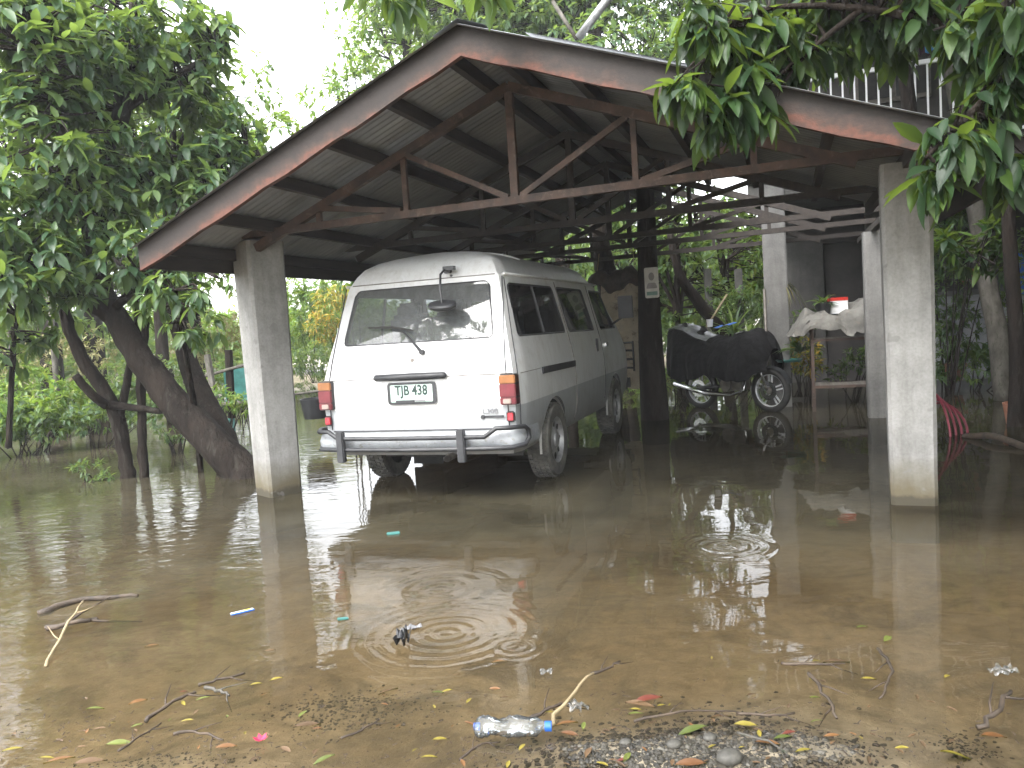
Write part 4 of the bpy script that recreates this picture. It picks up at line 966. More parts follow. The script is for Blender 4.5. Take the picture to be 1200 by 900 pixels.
# ------------------------------------------------------------------ metal rack under a tarp
rb = AT(992, 462, 9.6); rb.z = 0
rk = thing('metal_rack', 'rusty metal rack table with wire shelves behind the right pillar', 'rack', rb, YAW)
RH = AT(985, 372, 9.6).z
for x in (-.38, .38):
    for y in (-.25, .25): MB().box((x, y, RH/2-.06), (.035, .035, RH+.1)).build('leg', M['rust_steel'], rk)
for z in (RH-.02, RH-.26, .3):
    fr = MB()
    for y in (-.25, .25): fr.box((0, y, z), (.725, .03, .03))
    for x in (-.38, .38): fr.box((x, 0, z-.002), (.026, .47, .026))
    sh = fr.build('shelf', M['rust_steel'], rk)
    wr = MB().beam((-.36, 0, 0), (.36, 0, 0), .006, .006).mesh('wire', M['dull_metal'])
    for k in range(9): o = link('wire', wr, sh); o.location = (0, -.21+.052*k, z+.014)
tb = thing('table_tarp', 'crumpled grey tarpaulin sheet draped over the metal rack', 'tarpaulin', rb+Vector((0, 0, RH+.02)), YAW)
n = 26; vs = []
for j in range(n+1):
    for i in range(n+1):
        x = (i/n-.5)*1.5; y = (j/n-.5)*1.05; dx = max(0, abs(x)-.44); dy = max(0, abs(y)-.29)
        z = .05-.9*dx-1.0*dy+.035*math.sin(x*9+y*5)+.03*math.sin(y*13-x*4)+.15*math.exp(-((x-.35)/.28)**2-((y+.0)/.3)**2)+.02*math.sin(x*23+y*17)
        vs.append((x*(1-.35*min(1, dx*1.2)), y*(1-.6*min(1, dy*2)), max(z, -.24+.03*math.sin(x*7))))
vs = [(x+rng.normal(0, .008), y+rng.normal(0, .008), z+rng.normal(0, .011)) for x, y, z in vs]
MB().add(vs, [(j*(n+1)+i, j*(n+1)+i+1, (j+1)*(n+1)+i+1, (j+1)*(n+1)+i) for j in range(n) for i in range(n)]).build('sheet', M['canvas_grey'], tb, smooth=.45, recalc=False)
q = AT(982, 366, 9.55); bx = thing('carton', 'small white carton with a red top standing on the grey tarp', 'box', (q.x, q.y, RH+.05), YAW+.2)
MB().box((0, 0, .08), (.2, .14, .16)).build('carton_body', M['white_paint'], bx); MB().box((0, 0, .175), (.205, .145, .04)).build('carton_top', M['red_plastic'], bx)
def pot(name, label, loc, r, h, mat):
    o = MB().lathe([(0, 0), (r*.7, 0), (r*.95, h*.82), (r*1.08, h*.82), (r*1.08, h), (r*.92, h), (r*.85, h*.8), (0, h*.78)], n=22).build(name, M[mat], None, smooth=.6); o.location = loc; return tag(o, label, 'flower pot')
p = AT(965, 367, 9.5); p.z = RH+.13; pot('flower_pot', 'black flower pot standing on the grey tarp beside the carton', p-Vector((0, 0, .08)), .1, .15, 'black_plastic')
blade_plant('leafy_plant', 'dark leafy plant growing from the black pot on the grey tarp', 'plant', p+Vector((0, 0, .05)), 26, .3, 'leaf_dark', .07, .5)
p = AT(937, 385, 9.9); blade_plant('strappy_plant', 'broad dark strappy plant left of the black pot', 'plant', p-Vector((0, 0, .3)), 22, .42, 'leaf_dark', .08, .55)
p = AT(1035, 352, 9.4); blade_plant('pale_fern', 'pale arching fern at the right end of the grey tarp', 'fern', p-Vector((0, 0, .05)), 20, .3, 'leaf_straw', .03, .9)
p = AT(912, 345, 10.4); blade_plant('dry_fern', 'straw coloured dry fern hanging on the grey house column', 'fern', p+Vector((0, -.1, .12)), 34, .4, 'leaf_straw', .025, 1.5)
p = AT(860, 378, 11.4); blade_plant('spiky_plant', 'tall spiky green plant behind the motorcycle cover', 'plant', p-Vector((0, 0, .15)), 30, .75, 'leaf_mid', .05, .35)
bkp = MB().tube([AT(828, 383, 11.2), AT(852, 345, 11.3)], .014, 6).build('pale_stick', M['straw_stick']); tag(bkp, 'thin pale stick leaning among plants behind the motorcycle', 'stick')
for px, lab in ((830, 'short grey fence post behind the motorcycle, left one'), (866, 'short grey fence post behind the spiky plant, right one')):
    q = AT(px, 340, 13); o = MB().box((0, 0, q.z/2+.1), (.11, .11, q.z+.5)).build('fence_post', M['concrete_dark'], None, bevel=.01); o.location = (q.x, q.y, 0); tag(o, lab, 'post')
q = AT(897, 390, 9.9); o = MB().tube([(0, 0, -1.2), (.01, 0, .55)], .022, 8).build('thin_pole', M['dull_metal'], None, smooth=4); o.location = q; tag(o, 'thin upright metal pole beside the grey house column', 'pole')

# ------------------------------------------------------------------ right side: pots, trunks, hose
p = AT(1117, 436, 11.0); pot('flower_pot', 'terracotta pot standing beside the garden wall', p-Vector((0, 0, .12)), .16, .24, 'terracotta')
shrub('potted_bush', 'leafy green bush growing from the terracotta pot', 'bush', p, [(tuple(AT(1118, 392, 11.0)), (.35, .35, .42))], 'leaf_dark', 90, 8, .11, .4)
p = AT(1133, 325, 11.85); pot('flower_pot', 'small terracotta pot on top of the garden wall', p-Vector((0, 0, .1)), .12, .22, 'terracotta')
for x_, y_, r_, h_, lb_ in ((5.4, .6, 1.1, 3.2, 'unseen shrub added for shade to the right of the viewer'), (5.9, 2.8, 1.2, 3.6, 'unseen shrub added for shade right of the overhanging tree'), (6.6, 5.0, 1.2, 3.4, 'unseen shrub added for shade beyond the right edge of the yard'), (7.6, 7.2, 1.2, 3.4, 'unseen shrub added for shade beside the garden wall')):
    shrub('shade_shrub', lb_, 'shrub', (x_, y_, -.05), [((x_+rng.normal(0, .25), y_+rng.normal(0, .25), z_), (r_, r_, .6)) for z_ in np.linspace(.5, h_, 5)], 'leaf_dark', 45, 8, .18, .42)  # out of view, added to cast shade on the right side
bush('dark leafy bush climbing between right pillar and leaning palm', 1108, 250, 10.2, 30, 'leaf_dark', .13, 120, ((1125, 215, 10.2, 34), (1150, 240, 10.4, 30), (1095, 210, 10, 26), (1120, 180, 10, 34), (1170, 200, 10.3, 34)))
bush('green bush low in front of the garden wall', 1140, 428, 10.5, 22, 'leaf_mid', .11, 150, ((1160, 418, 10.5, 20), (1185, 430, 10.3, 24)))
bush('dark bush at the right edge behind the thin trunk', 1196, 360, 10.0, 34, 'leaf_mid', .12, 130, ((1205, 300, 10, 34), (1200, 410, 10, 30)))
blade_plant('fern', 'low green fern beside the leaning palm trunk', 'fern', AT(1152, 420, 10.6), 34, .8, 'leaf_mid', .06, .7)
blade_plant('fern', 'dark green fern at the right edge behind the thin trunk', 'fern', AT(1183, 395, 10.4), 30, .7, 'leaf_dark', .06, .7)
blade_plant('fern', 'small fern low behind the right pillar by the pots', 'fern', AT(1094, 445, 10.4), 26, .5, 'leaf_mid', .05, .8)
shrub('bush', 'dense dark bush right behind the right concrete pillar', 'bush', AT(1108, 450, 10.6)-Vector((0, 0, .1)), [B(1108, 340, 10.6, 30, None, 44), B(1106, 395, 10.6, 26), B(1112, 300, 10.7, 28), B(1104, 425, 10.6, 20), B(1128, 365, 10.6, 18)], 'leaf_dark', 130, 8, .10, .34)
shrub('croton_bush', 'yellow green variegated bush behind the motorcycle front wheel', 'bush', AT(938, 440, 10.8)-Vector((0, 0, .2)), [B(938, 412, 10.8, 24), B(945, 425, 10.6, 20)], 'leaf_yellow', 170, 8, .09, .36)
shrub('hanging_plant', 'bright green leafy plant hanging beside the thin trunk on the right', 'plant', AT(1150, 300, 8.2), [B(1165, 272, 8.2, 26), B(1110, 285, 8.4, 26), B(1140, 300, 8.4, 26), B(1175, 310, 8.3, 22)], 'leaf_near', 70, 7, .16, .36, 60)
def pole_tree(name, label, pts, rad, bark):
    base = Vector(pts[0]); t = thing(name, label, 'tree', base); m = MB(); limbs(m, [(pts, rad)], 10, .02); m.build('trunk', M[bark], t, base, smooth=4); return t
g0 = LW(3.72, 3.2, -.2)
t = pole_tree('thin_tree', 'thin dark bare trunk standing at the right edge of the carport', [g0, AT(1192, 420, 7.5), AT(1182, 260, 7.5), AT(1180, 150, 7.5), AT(1176, 20, 7.4), AT(1172, -80, 7.4)], [.075, .07, .06, .055, .05, .045], 'bark')
t = pole_tree('leaning_palm', 'leaning grey palm trunk between the garden wall and the thin trunk', [AT(1178, 470, 9.4), AT(1170, 395, 9.5), AT(1155, 320, 9.6), AT(1140, 220, 9.6), AT(1118, 100, 9.6), AT(1095, -20, 9.6)], [.12, .115, .105, .10, .095, .085], 'bark_pale')
blade_plant('leaf', '', '', AT(1095, -20, 9.6)-Vector(t.location), 14, 2.2, 'leaf_mid', .12, .35, parent=t)
hz = thing('garden_hose', 'pink rubber hose coiled in loops behind the right pillar', 'hose', G(1105, 512))
b0 = G(1105, 512)
for k in range(4):
    pts = []; cx = .04*k-.08; 
    for a in np.linspace(-.4, pi+.4, 16): pts.append(b0+Vector((-.02+.17*math.cos(a)*(1+.25*k)+cx, .05*k+.03*math.sin(a*2), .02+.40*max(-.2, math.sin(a))*(1-.10*k))))
    MB().tube([p-b0 for p in pts], .012, 7, False).build('loop', M['pink_rubber'], hz, smooth=4)
o = MB().lathe([(0, -.25), (.2, -.25), (.22, .3), (.2, .36), (0, .36)], n=22).build('drum', M['blue_plastic'], None, smooth=.6); o.location = AT(1204, 325, 11.6); tag(o, 'blue drum standing on the garden wall at the right edge', 'drum')
o = MB().lathe([(.0, 0), (.16, 0), (.20, .28), (.185, .28), (.15, .02), (0, .02)], n=20).build('bucket', M['terracotta'], None, smooth=.6); o.location = AT(1203, 505, 7.6); tag(o, 'reddish brown bucket at the right edge of the water', 'bucket')
# rafters, branches lying at right
br = MB(); br.tube(spline([G(1130, 512), G(1165, 518)+Vector((0, 0, .05)), G(1215, 530)], 4), .03, 7); tag(br.build('driftwood', M['twig'], None, smooth=4), 'dark branch lying in the water at the right edge', 'branch')
# V of pale poles sticking up behind the roof ridge
o = MB().tube([AT(678, 44, 9.3), AT(716, -6, 9.0)], .05, 8).build('pale_pole', M['alloy'], None, smooth=4); tag(o, 'thick pale pole slanting up behind the right roof slope', 'pole')
o = MB().tube([AT(676, 46, 9.4), AT(648, 2, 9.6)], .025, 8).build('pale_pole', M['bark_pale'], None, smooth=4); tag(o, 'thin pale pole leaning left behind the roof ridge', 'pole')

# ------------------------------------------------------------------ the big leaning tree on the left
def A_(*q): return [AT(*p) for p in q]
tr_main = (A_((290, 580, 7.5), (283, 552, 7.55), (213, 480, 7.7), (167, 423, 7.8), (130, 363, 7.9), (112, 310, 8.0), (118, 230, 8.15), (142, 130, 8.3), (157, 40, 8.35), (162, -60, 8.4)), [.24, .18, .15, .128, .115, .10, .09, .085, .07, .055])
limbs_ = [(A_((278, 560, 7.75), (255, 505, 8.0), (226, 440, 8.3), (207, 370, 8.6), (195, 290, 8.9), (205, 180, 9.2)), [.17, .145, .115, .09, .065, .04]),
          (A_((132, 370, 7.9), (95, 347, 7.7), (40, 318, 7.4), (-20, 285, 7.2), (-90, 240, 7.0)), [.10, .09, .075, .065, .05]),
          (A_((112, 312, 8.0), (98, 240, 7.8), (70, 150, 7.5), (40, 60, 7.3)), [.08, .06, .045, .03]),
          (A_((118, 230, 8.15), (175, 205, 8.4), (235, 190, 8.6), (290, 175, 8.8)), [.06, .05, .035, .02]),
          (A_((142, 130, 8.3), (205, 90, 8.5), (255, 60, 8.6)), [.055, .04, .02]),
          (A_((130, 365, 7.9), (170, 330, 7.6), (215, 310, 7.4), (255, 325, 7.3)), [.05, .035, .025, .015])]
bl = [B(30, 60, 7.4, 80), B(110, 50, 8.0, 85), B(195, 55, 8.6, 70), B(245, 40, 8.7, 32), B(60, 170, 7.5, 85), B(150, 160, 8.2, 80), B(225, 150, 8.6, 65), B(275, 175, 8.8, 42),
      B(20, 250, 7.2, 55), B(95, 255, 7.7, 60), B(170, 240, 8.2, 62), B(235, 235, 8.3, 50), B(25, 330, 7.1, 40), B(150, 300, 7.5, 40), B(60, 300, 7.2, 42), B(130, 105, 8.4, 70), B(10, 10, 7.6, 60), B(150, 10, 8.6, 60), B(215, 105, 9.0, 60), B(300, 215, 8.9, 34), B(260, 270, 8.6, 34), B(205, 300, 7.7, 42), B(100, 340, 7.4, 25)]
tree('leaning_tree', 'big leafy tree with a thick dark trunk leaning out of the water on the left', 'tree', AT(285, 556, 7.6), [tr_main]+limbs_, bl, 'leaf_dark', dens=88, per=7, L=.17, ratio=.4, n_obj=300, twig=.35, droop=.55)
tree('sapling', 'leafy light green sapling at the far left before the thicket', 'tree', AT(10, 520, 8.6), [(A_((10, 525, 8.6), (14, 440, 8.5), (20, 370, 8.4)), [.03, .025, .015])], [B(15, 350, 8.3, 40), B(70, 372, 8.6, 30), B(5, 410, 8.5, 34), B(45, 400, 8.7, 22)], 'leaf_mid', dens=70, per=7, L=.15, ratio=.4, n_obj=60, droop=.7)
bl = [B(195, 335, 7.1, 28), B(225, 355, 7.1, 28), B(180, 360, 7.2, 18), B(215, 390, 7.1, 24), B(250, 380, 7.4, 20)]
tree('young_tree', 'slender young tree with drooping dark green sprays before the leaning trunk', 'tree', AT(236, 545, 8.05), [(A_((236, 560, 8.05), (228, 480, 7.7), (215, 400, 7.3), (205, 340, 7.1)), [.03, .025, .02, .012])], bl, 'leaf_dark', dens=50, per=9, L=.15, ratio=.32, n_obj=120, twig=.6, droop=.9)
# slender stems
stem_paths = [(A_((152, 575, 7.9), (148, 545, 7.9), (137, 490, 7.9), (120, 455, 7.9), (92, 412, 7.85), (76, 365, 7.8), (70, 290, 7.8), (60, 200, 7.8)), [.075, .07, .065, .065, .06, .05, .04, .03]),
              (A_((88, 440, 7.6), (112, 466, 7.7), (125, 475, 7.85)), [.04, .045, .05]), (A_((125, 474, 7.85), (158, 478, 7.8), (190, 482, 7.7)), [.045, .035, .03]),
              (A_((140, 490, 7.9), (150, 440, 8.0), (158, 400, 8.05), (165, 330, 8.1)), [.045, .04, .035, .03])]
tree('slender_tree', 'dark multi-stemmed tree with a cut side branch left of the leaning trunk', 'tree', AT(150, 558, 7.9), stem_paths, [B(60, 205, 7.9, 40), B(165, 320, 8.1, 34), B(20, 300, 8.0, 30)], 'leaf_mid', dens=24, per=7, L=.15, ratio=.34, n_obj=80)
tree('thin_stem_tree', 'thin straight stem rising from the water just right of the multi-stemmed tree', 'tree', AT(168, 558, 7.85), [(A_((169, 575, 7.85), (167, 520, 7.85), (165, 440, 7.9), (172, 360, 8.0), (185, 260, 8.3)), [.045, .04, .04, .032, .02])], [B(185, 265, 8.4, 34)], 'leaf_mid', dens=24, per=7, L=.15, ratio=.34, n_obj=40, twig=0)
# ------------------------------------------------------------------ tree overhanging from the right, close to the camera
tb_ = Vector((3.75, 3.35, -.1))
over_head = [((4.2, 3.2, 4.3), (1.1, 1.1, .8)), ((3.2, 4.6, 4.4), (1.2, 1.1, .8)), ((4.6, 5.2, 4.2), (1.3, 1.2, .9)), ((5.4, 3.6, 3.6), (1.1, 1.2, .9)), ((2.6, 3.0, 4.2), (1.0, 1.0, .6)), ((5.6, 6.6, 3.4), (1.1, 1.2, .9)), ((4.4, 1.6, 4.0), (1.0, 1.0, .8))]
over = [([tb_, tb_+Vector((.05, .1, 1.2)), tb_+Vector((-.05, .25, 2.4)), tb_+Vector((-.1, .4, 3.6))], [.16, .14, .12, .09]),
        ([tb_+Vector((-.05, .25, 2.4)), AT(1210, 20, 3.9), AT(1130, 30, 4.0), AT(1010, 10, 4.1), AT(900, 10, 4.2), AT(830, 40, 4.2)], [.05, .035, .026, .02, .014, .008]),
        ([AT(1210, 60, 3.9), AT(1160, 110, 3.8), AT(1110, 160, 3.7), AT(1085, 185, 3.65)], [.03, .02, .014, .008]),
        ([AT(1010, 10, 4.1), AT(960, 50, 4.2), AT(930, 80, 4.3)], [.02, .014, .007]),
        ([AT(900, 10, 4.2), AT(815, 60, 4.1), AT(820, 130, 4.1)], [.016, .012, .006])]
bl = [B(820, 25, 4.1, 38), B(870, 35, 4.3, 45), B(805, 100, 4.0, 24), B(845, 125, 4.1, 32), B(870, 90, 4.2, 38), B(915, 55, 4.4, 40), B(965, 12, 4.4, 34), B(1020, 8, 4.3, 34), B(1080, 2, 4.1, 34), B(978, 62, 4.7, 20), B(1045, 40, 4.6, 24), B(1150, 75, 4.3, 24), B(935, 50, 4.6, 26), B(1165, 160, 4.0, 24),
      B(1140, 40, 3.9, 40), B(1185, 80, 3.8, 40), B(1160, 120, 3.8, 32), B(1110, 165, 3.7, 34), B(1085, 205, 3.7, 24), B(1185, 20, 3.7, 40), B(895, 130, 4.2, 14), B(1190, 190, 3.8, 26)]
tree('overhanging_tree', 'large-leaved tree whose branches hang over the roof from the right', 'tree', tb_, over, bl+over_head, 'leaf_near', dens=230, per=7, L=.18, ratio=.34, n_obj=300, twig=.5, droop=1.15, branch_r=.005)
ob = Vector((-1.6, -1.4, .3))
tree('branch_tree', 'tree whose leafy twig tips hang down at the top centre edge', 'tree', ob, [([ob, ob+Vector((.1, .4, 2.6)), ob+Vector((.6, 2.0, 4.0))], [.16, .13, .09]), ([ob+Vector((.6, 2.0, 4.0)), AT(430, -60, 4.2), AT(520, -70, 4.4)], [.05, .03, .015])],
     [B(455, -12, 4.2, 26), B(480, -22, 4.2, 28), B(428, -20, 4.2, 22), B(575, -16, 4.4, 18), B(560, -30, 4.4, 22)]+[((x, y, 5.2+rng.normal(0, .3)), (1.0, 1.0, .5)) for x in (-2.5, -1, .5, 2) for y in (-3, -1.6, -.3)], 'leaf_dark', dens=60, per=7, L=.17, ratio=.36, n_obj=60, droop=.8, branch_r=.004)

# ------------------------------------------------------------------ trees and bushes further back
def btree(name, label, px, Y, top, r, leaf, L=.2, dens=5, trunk=None, per=8, extra=(), group=None, n=9, seed=0, bark='bark', low=None):
    """a tree Y metres away: crown centred on px, top at pixel row top, crown radius r metres"""
    base = AT(px, 430, Y); base.z = -.1; ztop = AT(px, top, Y).z
    c = Vector((base.x, Y, ztop-r*.9)); zl = low if low is not None else ztop-2*r
    bls = []
    for i in range(n):
        f = rng.random(); z = zl+(ztop-zl)*(.15+.8*f); rr = r*(.35+.25*rng.random()); w = r*.75*math.sin(pi*min(1, .2+.75*f))
        a = rng.uniform(0, 6.28); bls.append(((c.x+w*math.cos(a), c.y+w*math.sin(a)*.7, z), (rr, rr, rr*.8)))
    tp = [([base, base.lerp(c, .5)+Vector((rng.normal(0, .1*r), 0, 0)), c, c+Vector((0, 0, r*.6))], [r*.085, r*.065, r*.045, r*.02])]
    for b, rr in bls[:5]: tp.append(([base.lerp(c, .6), Vector(b)*.6+base.lerp(c, .8)*.4, Vector(b)], [r*.035, r*.022, r*.008]))
    return tree(name, label, 'tree', base, tp, bls+list(extra), leaf, dens*3, per, L, .42, 0, bark, .3, .4, .8, group)
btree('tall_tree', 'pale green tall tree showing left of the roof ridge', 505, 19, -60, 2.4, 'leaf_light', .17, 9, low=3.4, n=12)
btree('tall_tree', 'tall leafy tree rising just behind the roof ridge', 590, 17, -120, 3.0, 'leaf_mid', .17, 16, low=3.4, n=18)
btree('tall_tree', 'dark dense tree with a stout trunk behind the right roof slope', 720, 15.5, -100, 2.8, 'leaf_dark', .17, 14, low=2.8, n=18)
tp_ = LW(3.12, 4.9, 0)
tree('shade_tree', 'tall dark tree spreading over the gap between carport roof and house', 'tree', tp_, [([tp_-Vector((0, 0, .2)), tp_+Vector((.1, .1, 2.5)), tp_+Vector((-.1, 0, 5.0)), tp_+Vector((0, 0, 6.5))], [.10, .09, .075, .05])],
     [(tuple(LW(u_, w_, 5.7+rng.normal(0, .35))), (1.05, 1.05, .7)) for u_ in (.9, 2.1, 3.3, 4.5, 5.7) for w_ in (2.6, 4.0, 5.2)], 'leaf_dark', 40, 8, .19, .42)
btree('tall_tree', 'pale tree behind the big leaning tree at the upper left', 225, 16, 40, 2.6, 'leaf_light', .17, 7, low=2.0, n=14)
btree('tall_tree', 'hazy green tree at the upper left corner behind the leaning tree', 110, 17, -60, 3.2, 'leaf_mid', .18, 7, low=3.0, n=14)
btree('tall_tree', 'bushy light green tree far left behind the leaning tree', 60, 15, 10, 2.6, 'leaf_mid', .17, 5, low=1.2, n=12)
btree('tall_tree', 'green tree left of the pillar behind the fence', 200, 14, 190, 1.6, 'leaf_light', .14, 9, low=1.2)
tree('shade_canopy', 'unseen broad tree added for shade right of the carport and house', 'tree', (8.2, 5.6, 0), [([Vector((8.2, 5.6, -.2)), Vector((8.1, 5.7, 2)), Vector((7.9, 5.6, 4.2)), Vector((7.7, 5.5, 6.2))], [.24, .2, .15, .08])],
     [((7.6+rng.normal(0, 1.5), 5.4+rng.normal(0, 1.7), 5.2+rng.normal(0, .8)), (1.2, 1.2, .8)) for k in range(16)], 'leaf_dark', 26, 8, .2, .42)  # unseen canopy added to darken the right side and the house
btree('tall_tree', 'thin pale tree left of the sky gap above the left roof slope', 325, 15, 128, 1.3, 'leaf_light', .15, 10, low=2.9, n=10)
btree('small_tree', 'bright green bushy tree seen under the trusses left of the house', 850, 15, 212, 1.3, 'leaf_light', .14, 14, low=.7, n=11)
btree('small_tree', 'leafy green tree seen between timber post and motorcycle', 800, 13.2, 235, 1.1, 'leaf_mid', .13, 20, low=.9, n=10)
btree('small_tree', 'bright tree seen right above the van roof', 665, 15, 205, 1.4, 'leaf_light', .14, 14, low=.6, n=11)
btree('small_tree', 'green tree seen between van front and timber post', 735, 14, 225, 1.2, 'leaf_mid', .14, 14, low=.5, n=10)
crook = MB(); q = A_((852, 430, 12.3), (842, 385, 12.3), (815, 350, 12.2), (795, 318, 12.1), (785, 270, 12.1)); limbs(crook, [(q, [.12, .11, .09, .07, .05])]); tag(crook.build('bent_trunk', M['bark'], None, smooth=4), 'crooked dark trunk leaning left behind the motorcycle', 'tree trunk')
q = A_((718, 400, 11.9), (712, 330, 11.9), (704, 290, 11.9), (698, 230, 11.9)); m = MB(); limbs(m, [(q, [.17, .16, .15, .14])]); tag(m.build('dark_trunk', M['bark'], None, smooth=4), 'thick dark trunk standing behind the front of the van', 'tree trunk')
bush('pale green feathery bush at the far left water edge', 35, 470, 10.5, 40, 'leaf_light', .15, 120, ((80, 480, 10.8, 28), (5, 490, 10.2, 30)))
bush('green bush behind the slender stems', 100, 450, 12.5, 34, 'leaf_mid', .11, 150, ((130, 470, 12.6, 22),))
bush('small green weeds growing in the water before the slender stems', 108, 552, 7.9, 18, 'leaf_mid', .07, 200, ((92, 545, 8, 10), (124, 560, 7.8, 10)))
bush('low green weeds in the water behind the leaning trunk', 205, 500, 9.5, 24, 'leaf_dark', .08, 150, ((235, 480, 9.7, 20),))
bush('yellow and green bush between the left pillar and the van', 388, 362, 25, 26, 'leaf_yellow', .2, 45, ((398, 345, 25, 16), (378, 385, 25, 20)))
bush('light green bush beside the yellow bush behind the left pillar', 362, 365, 26, 26, 'leaf_light', .2, 45, ((365, 335, 26, 20), (350, 395, 26, 18), (345, 340, 26, 18), (390, 335, 26, 14)))
bush('grey green low bush left of the van tail', 368, 420, 23, 24, 'leaf_mid', .17, 50, ((388, 426, 23, 18), (350, 425, 23, 18)))
bush('bright green bush low between van and timber post', 736, 462, 13.5, 20, 'leaf_light', .10, 150, ((728, 478, 13.2, 12),))
bush('dark green bush behind the motorcycle cover', 880, 365, 12.6, 34, 'leaf_dark', .1, 150, ((845, 400, 12.4, 26), (800, 400, 12.6, 26)))
bush('leafy bush low behind the rack beside the house column', 945, 375, 11.6, 16, 'leaf_dark', .1, 150)
bush('broad low leafy undergrowth at the far left water edge', 20, 492, 10.2, 26, 'leaf_mid', .11, 150, ((55, 497, 10.2, 22), (-10, 500, 10.0, 24), (80, 490, 10.6, 20)))
bush('low undergrowth right behind the multi-stemmed tree', 118, 487, 10.6, 20, 'leaf_dark', .10, 150, ((145, 484, 10.6, 18), (178, 480, 10.5, 20), (92, 492, 10.4, 18)))
bush('pale undergrowth between the leaning trunk and the fence', 262, 470, 10.8, 20, 'leaf_light', .10, 140, ((285, 474, 10.7, 16), (240, 476, 10.6, 16)))
bush('leafy green bush under the grey house column', 905, 408, 10.9, 18, 'leaf_mid', .10, 160, ((890, 395, 11, 14), (925, 395, 10.9, 14)))
bush('dark leafy plants at the foot of the metal rack', 1000, 425, 10.2, 16, 'leaf_mid', .09, 170, ((1020, 415, 10.3, 14), (975, 440, 10.2, 12)))
bush('bright leafy bush behind the motorcycle rear wheel', 795, 430, 12.0, 18, 'leaf_light', .11, 150, ((812, 440, 12, 16), (780, 445, 12, 14), (840, 435, 12.1, 16)))
bush('low weeds on the far bank left of the van tail', 372, 452, 17, 13, 'leaf_mid', .10, 150, ((350, 455, 17, 12), (392, 450, 17, 12)))
bush('drooping dark leaves below the left eave', 405, 330, 9.2, 10, 'leaf_dark', .16, 60, ((415, 322, 9.2, 8),), ratio=.3)
bush('dense green bank bush behind the multi-stemmed tree', 130, 455, 13, 34, 'leaf_mid', .12, 150, ((170, 462, 13, 30), (195, 440, 13.2, 26), (95, 470, 13, 26)))
bush('dense low light green bush at the far left bank', 40, 455, 12.2, 36, 'leaf_light', .13, 150, ((85, 470, 12.4, 26), (0, 470, 12.2, 30)))
bush('dark low bush on the bank behind the fence', 230, 462, 12.6, 24, 'leaf_dark', .10, 190, ((255, 455, 12.6, 22), (300, 452, 12.7, 22)))
bush('brownish dry thicket behind the far left bush', 55, 425, 14, 44, 'leaf_straw', .10, 90, ((20, 430, 14, 40), (110, 415, 14.3, 30)), 'thicket')
bush('pale thicket behind the fence left of the pillar', 255, 400, 15, 40, 'leaf_straw', .10, 90, ((290, 390, 15, 30), (220, 410, 15, 30)), 'thicket')
bush('green bush behind the fence left of the pillar', 285, 425, 13, 26, 'leaf_mid', .09, 150, ((255, 445, 13, 20),))
# far wood closing the view
def far_wood(name, label, x0, x1, y0, y1, h0, h1, n, leaf, L=.35):
    C = np.stack([rng.uniform(x0, x1, n), rng.uniform(y0, y1, n), np.zeros(n)], 1)
    hh = h0+(h1-h0)*(.5+.5*np.sin(C[:, 0]*.9+1))*.6+rng.random(n)*(h1-h0)*.4
    C[:, 2] = .2+hh*rng.random(n)**.7; A = unit(rng.normal(0, 1, (n, 3))+np.array([0, -.4, .4]))
    P, D, N, LL, Wd = clusters(C, A, 7, L, .8, .4, .38)
    o = link(name, leaf_mesh(name, P, D, N, LL, Wd, M[leaf], (0, 0, 0))); return tag(o, label, 'trees', kind='stuff')
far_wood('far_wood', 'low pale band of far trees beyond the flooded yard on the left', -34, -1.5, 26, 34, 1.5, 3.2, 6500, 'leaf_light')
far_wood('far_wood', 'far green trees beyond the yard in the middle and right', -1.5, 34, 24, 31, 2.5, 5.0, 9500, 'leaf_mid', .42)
far_wood('left_wood', 'leafy trees along the left side of the yard', -16, -11.5, 4, 25, 2.5, 6, 2600, 'leaf_mid', .36)
far_wood('right_wood', 'leafy trees along the right side beyond the garden', 9.5, 15, -2, 12, 3, 8, 5500, 'leaf_dark', .36)
for i, (x, y, h, r, lf, lb) in enumerate(((-7.8, -6, 8.0, 2.6, 'leaf_dark', 'broad dark tree reflected in the left of the van window'), (-12, -9.5, 12, 2.6, 'leaf_dark', 'very tall tree behind the viewer on the left'), (5.0, -6, 8, 3.4, 'leaf_mid', 'tall green tree behind the viewer on the right'), (-2.5, -22, 8, 2.4, 'leaf_mid', 'slim tree far behind the viewer'),
      (9.5, -2, 8.5, 3.4, 'leaf_dark', 'dense tall tree well to the right of the viewer'), (-9.8, -.8, 10.5, 2.6, 'leaf_mid', 'tall open tree well to the left of the viewer'))):
    base = Vector((x, y, .2)); bls = [((x+rng.normal(0, r*.5), y+rng.normal(0, r*.5), h-r*1.2+rng.normal(0, r*.5)), (r*.5, r*.5, r*.42)) for k in range(14)]
    tree('yard_tree', lb, 'tree', base, [([base, base+Vector((.1, 0, h*.5)), base+Vector((0, 0, h*.9))], [.2, .16, .07])], bls, lf, 7, 8, .30, .44)

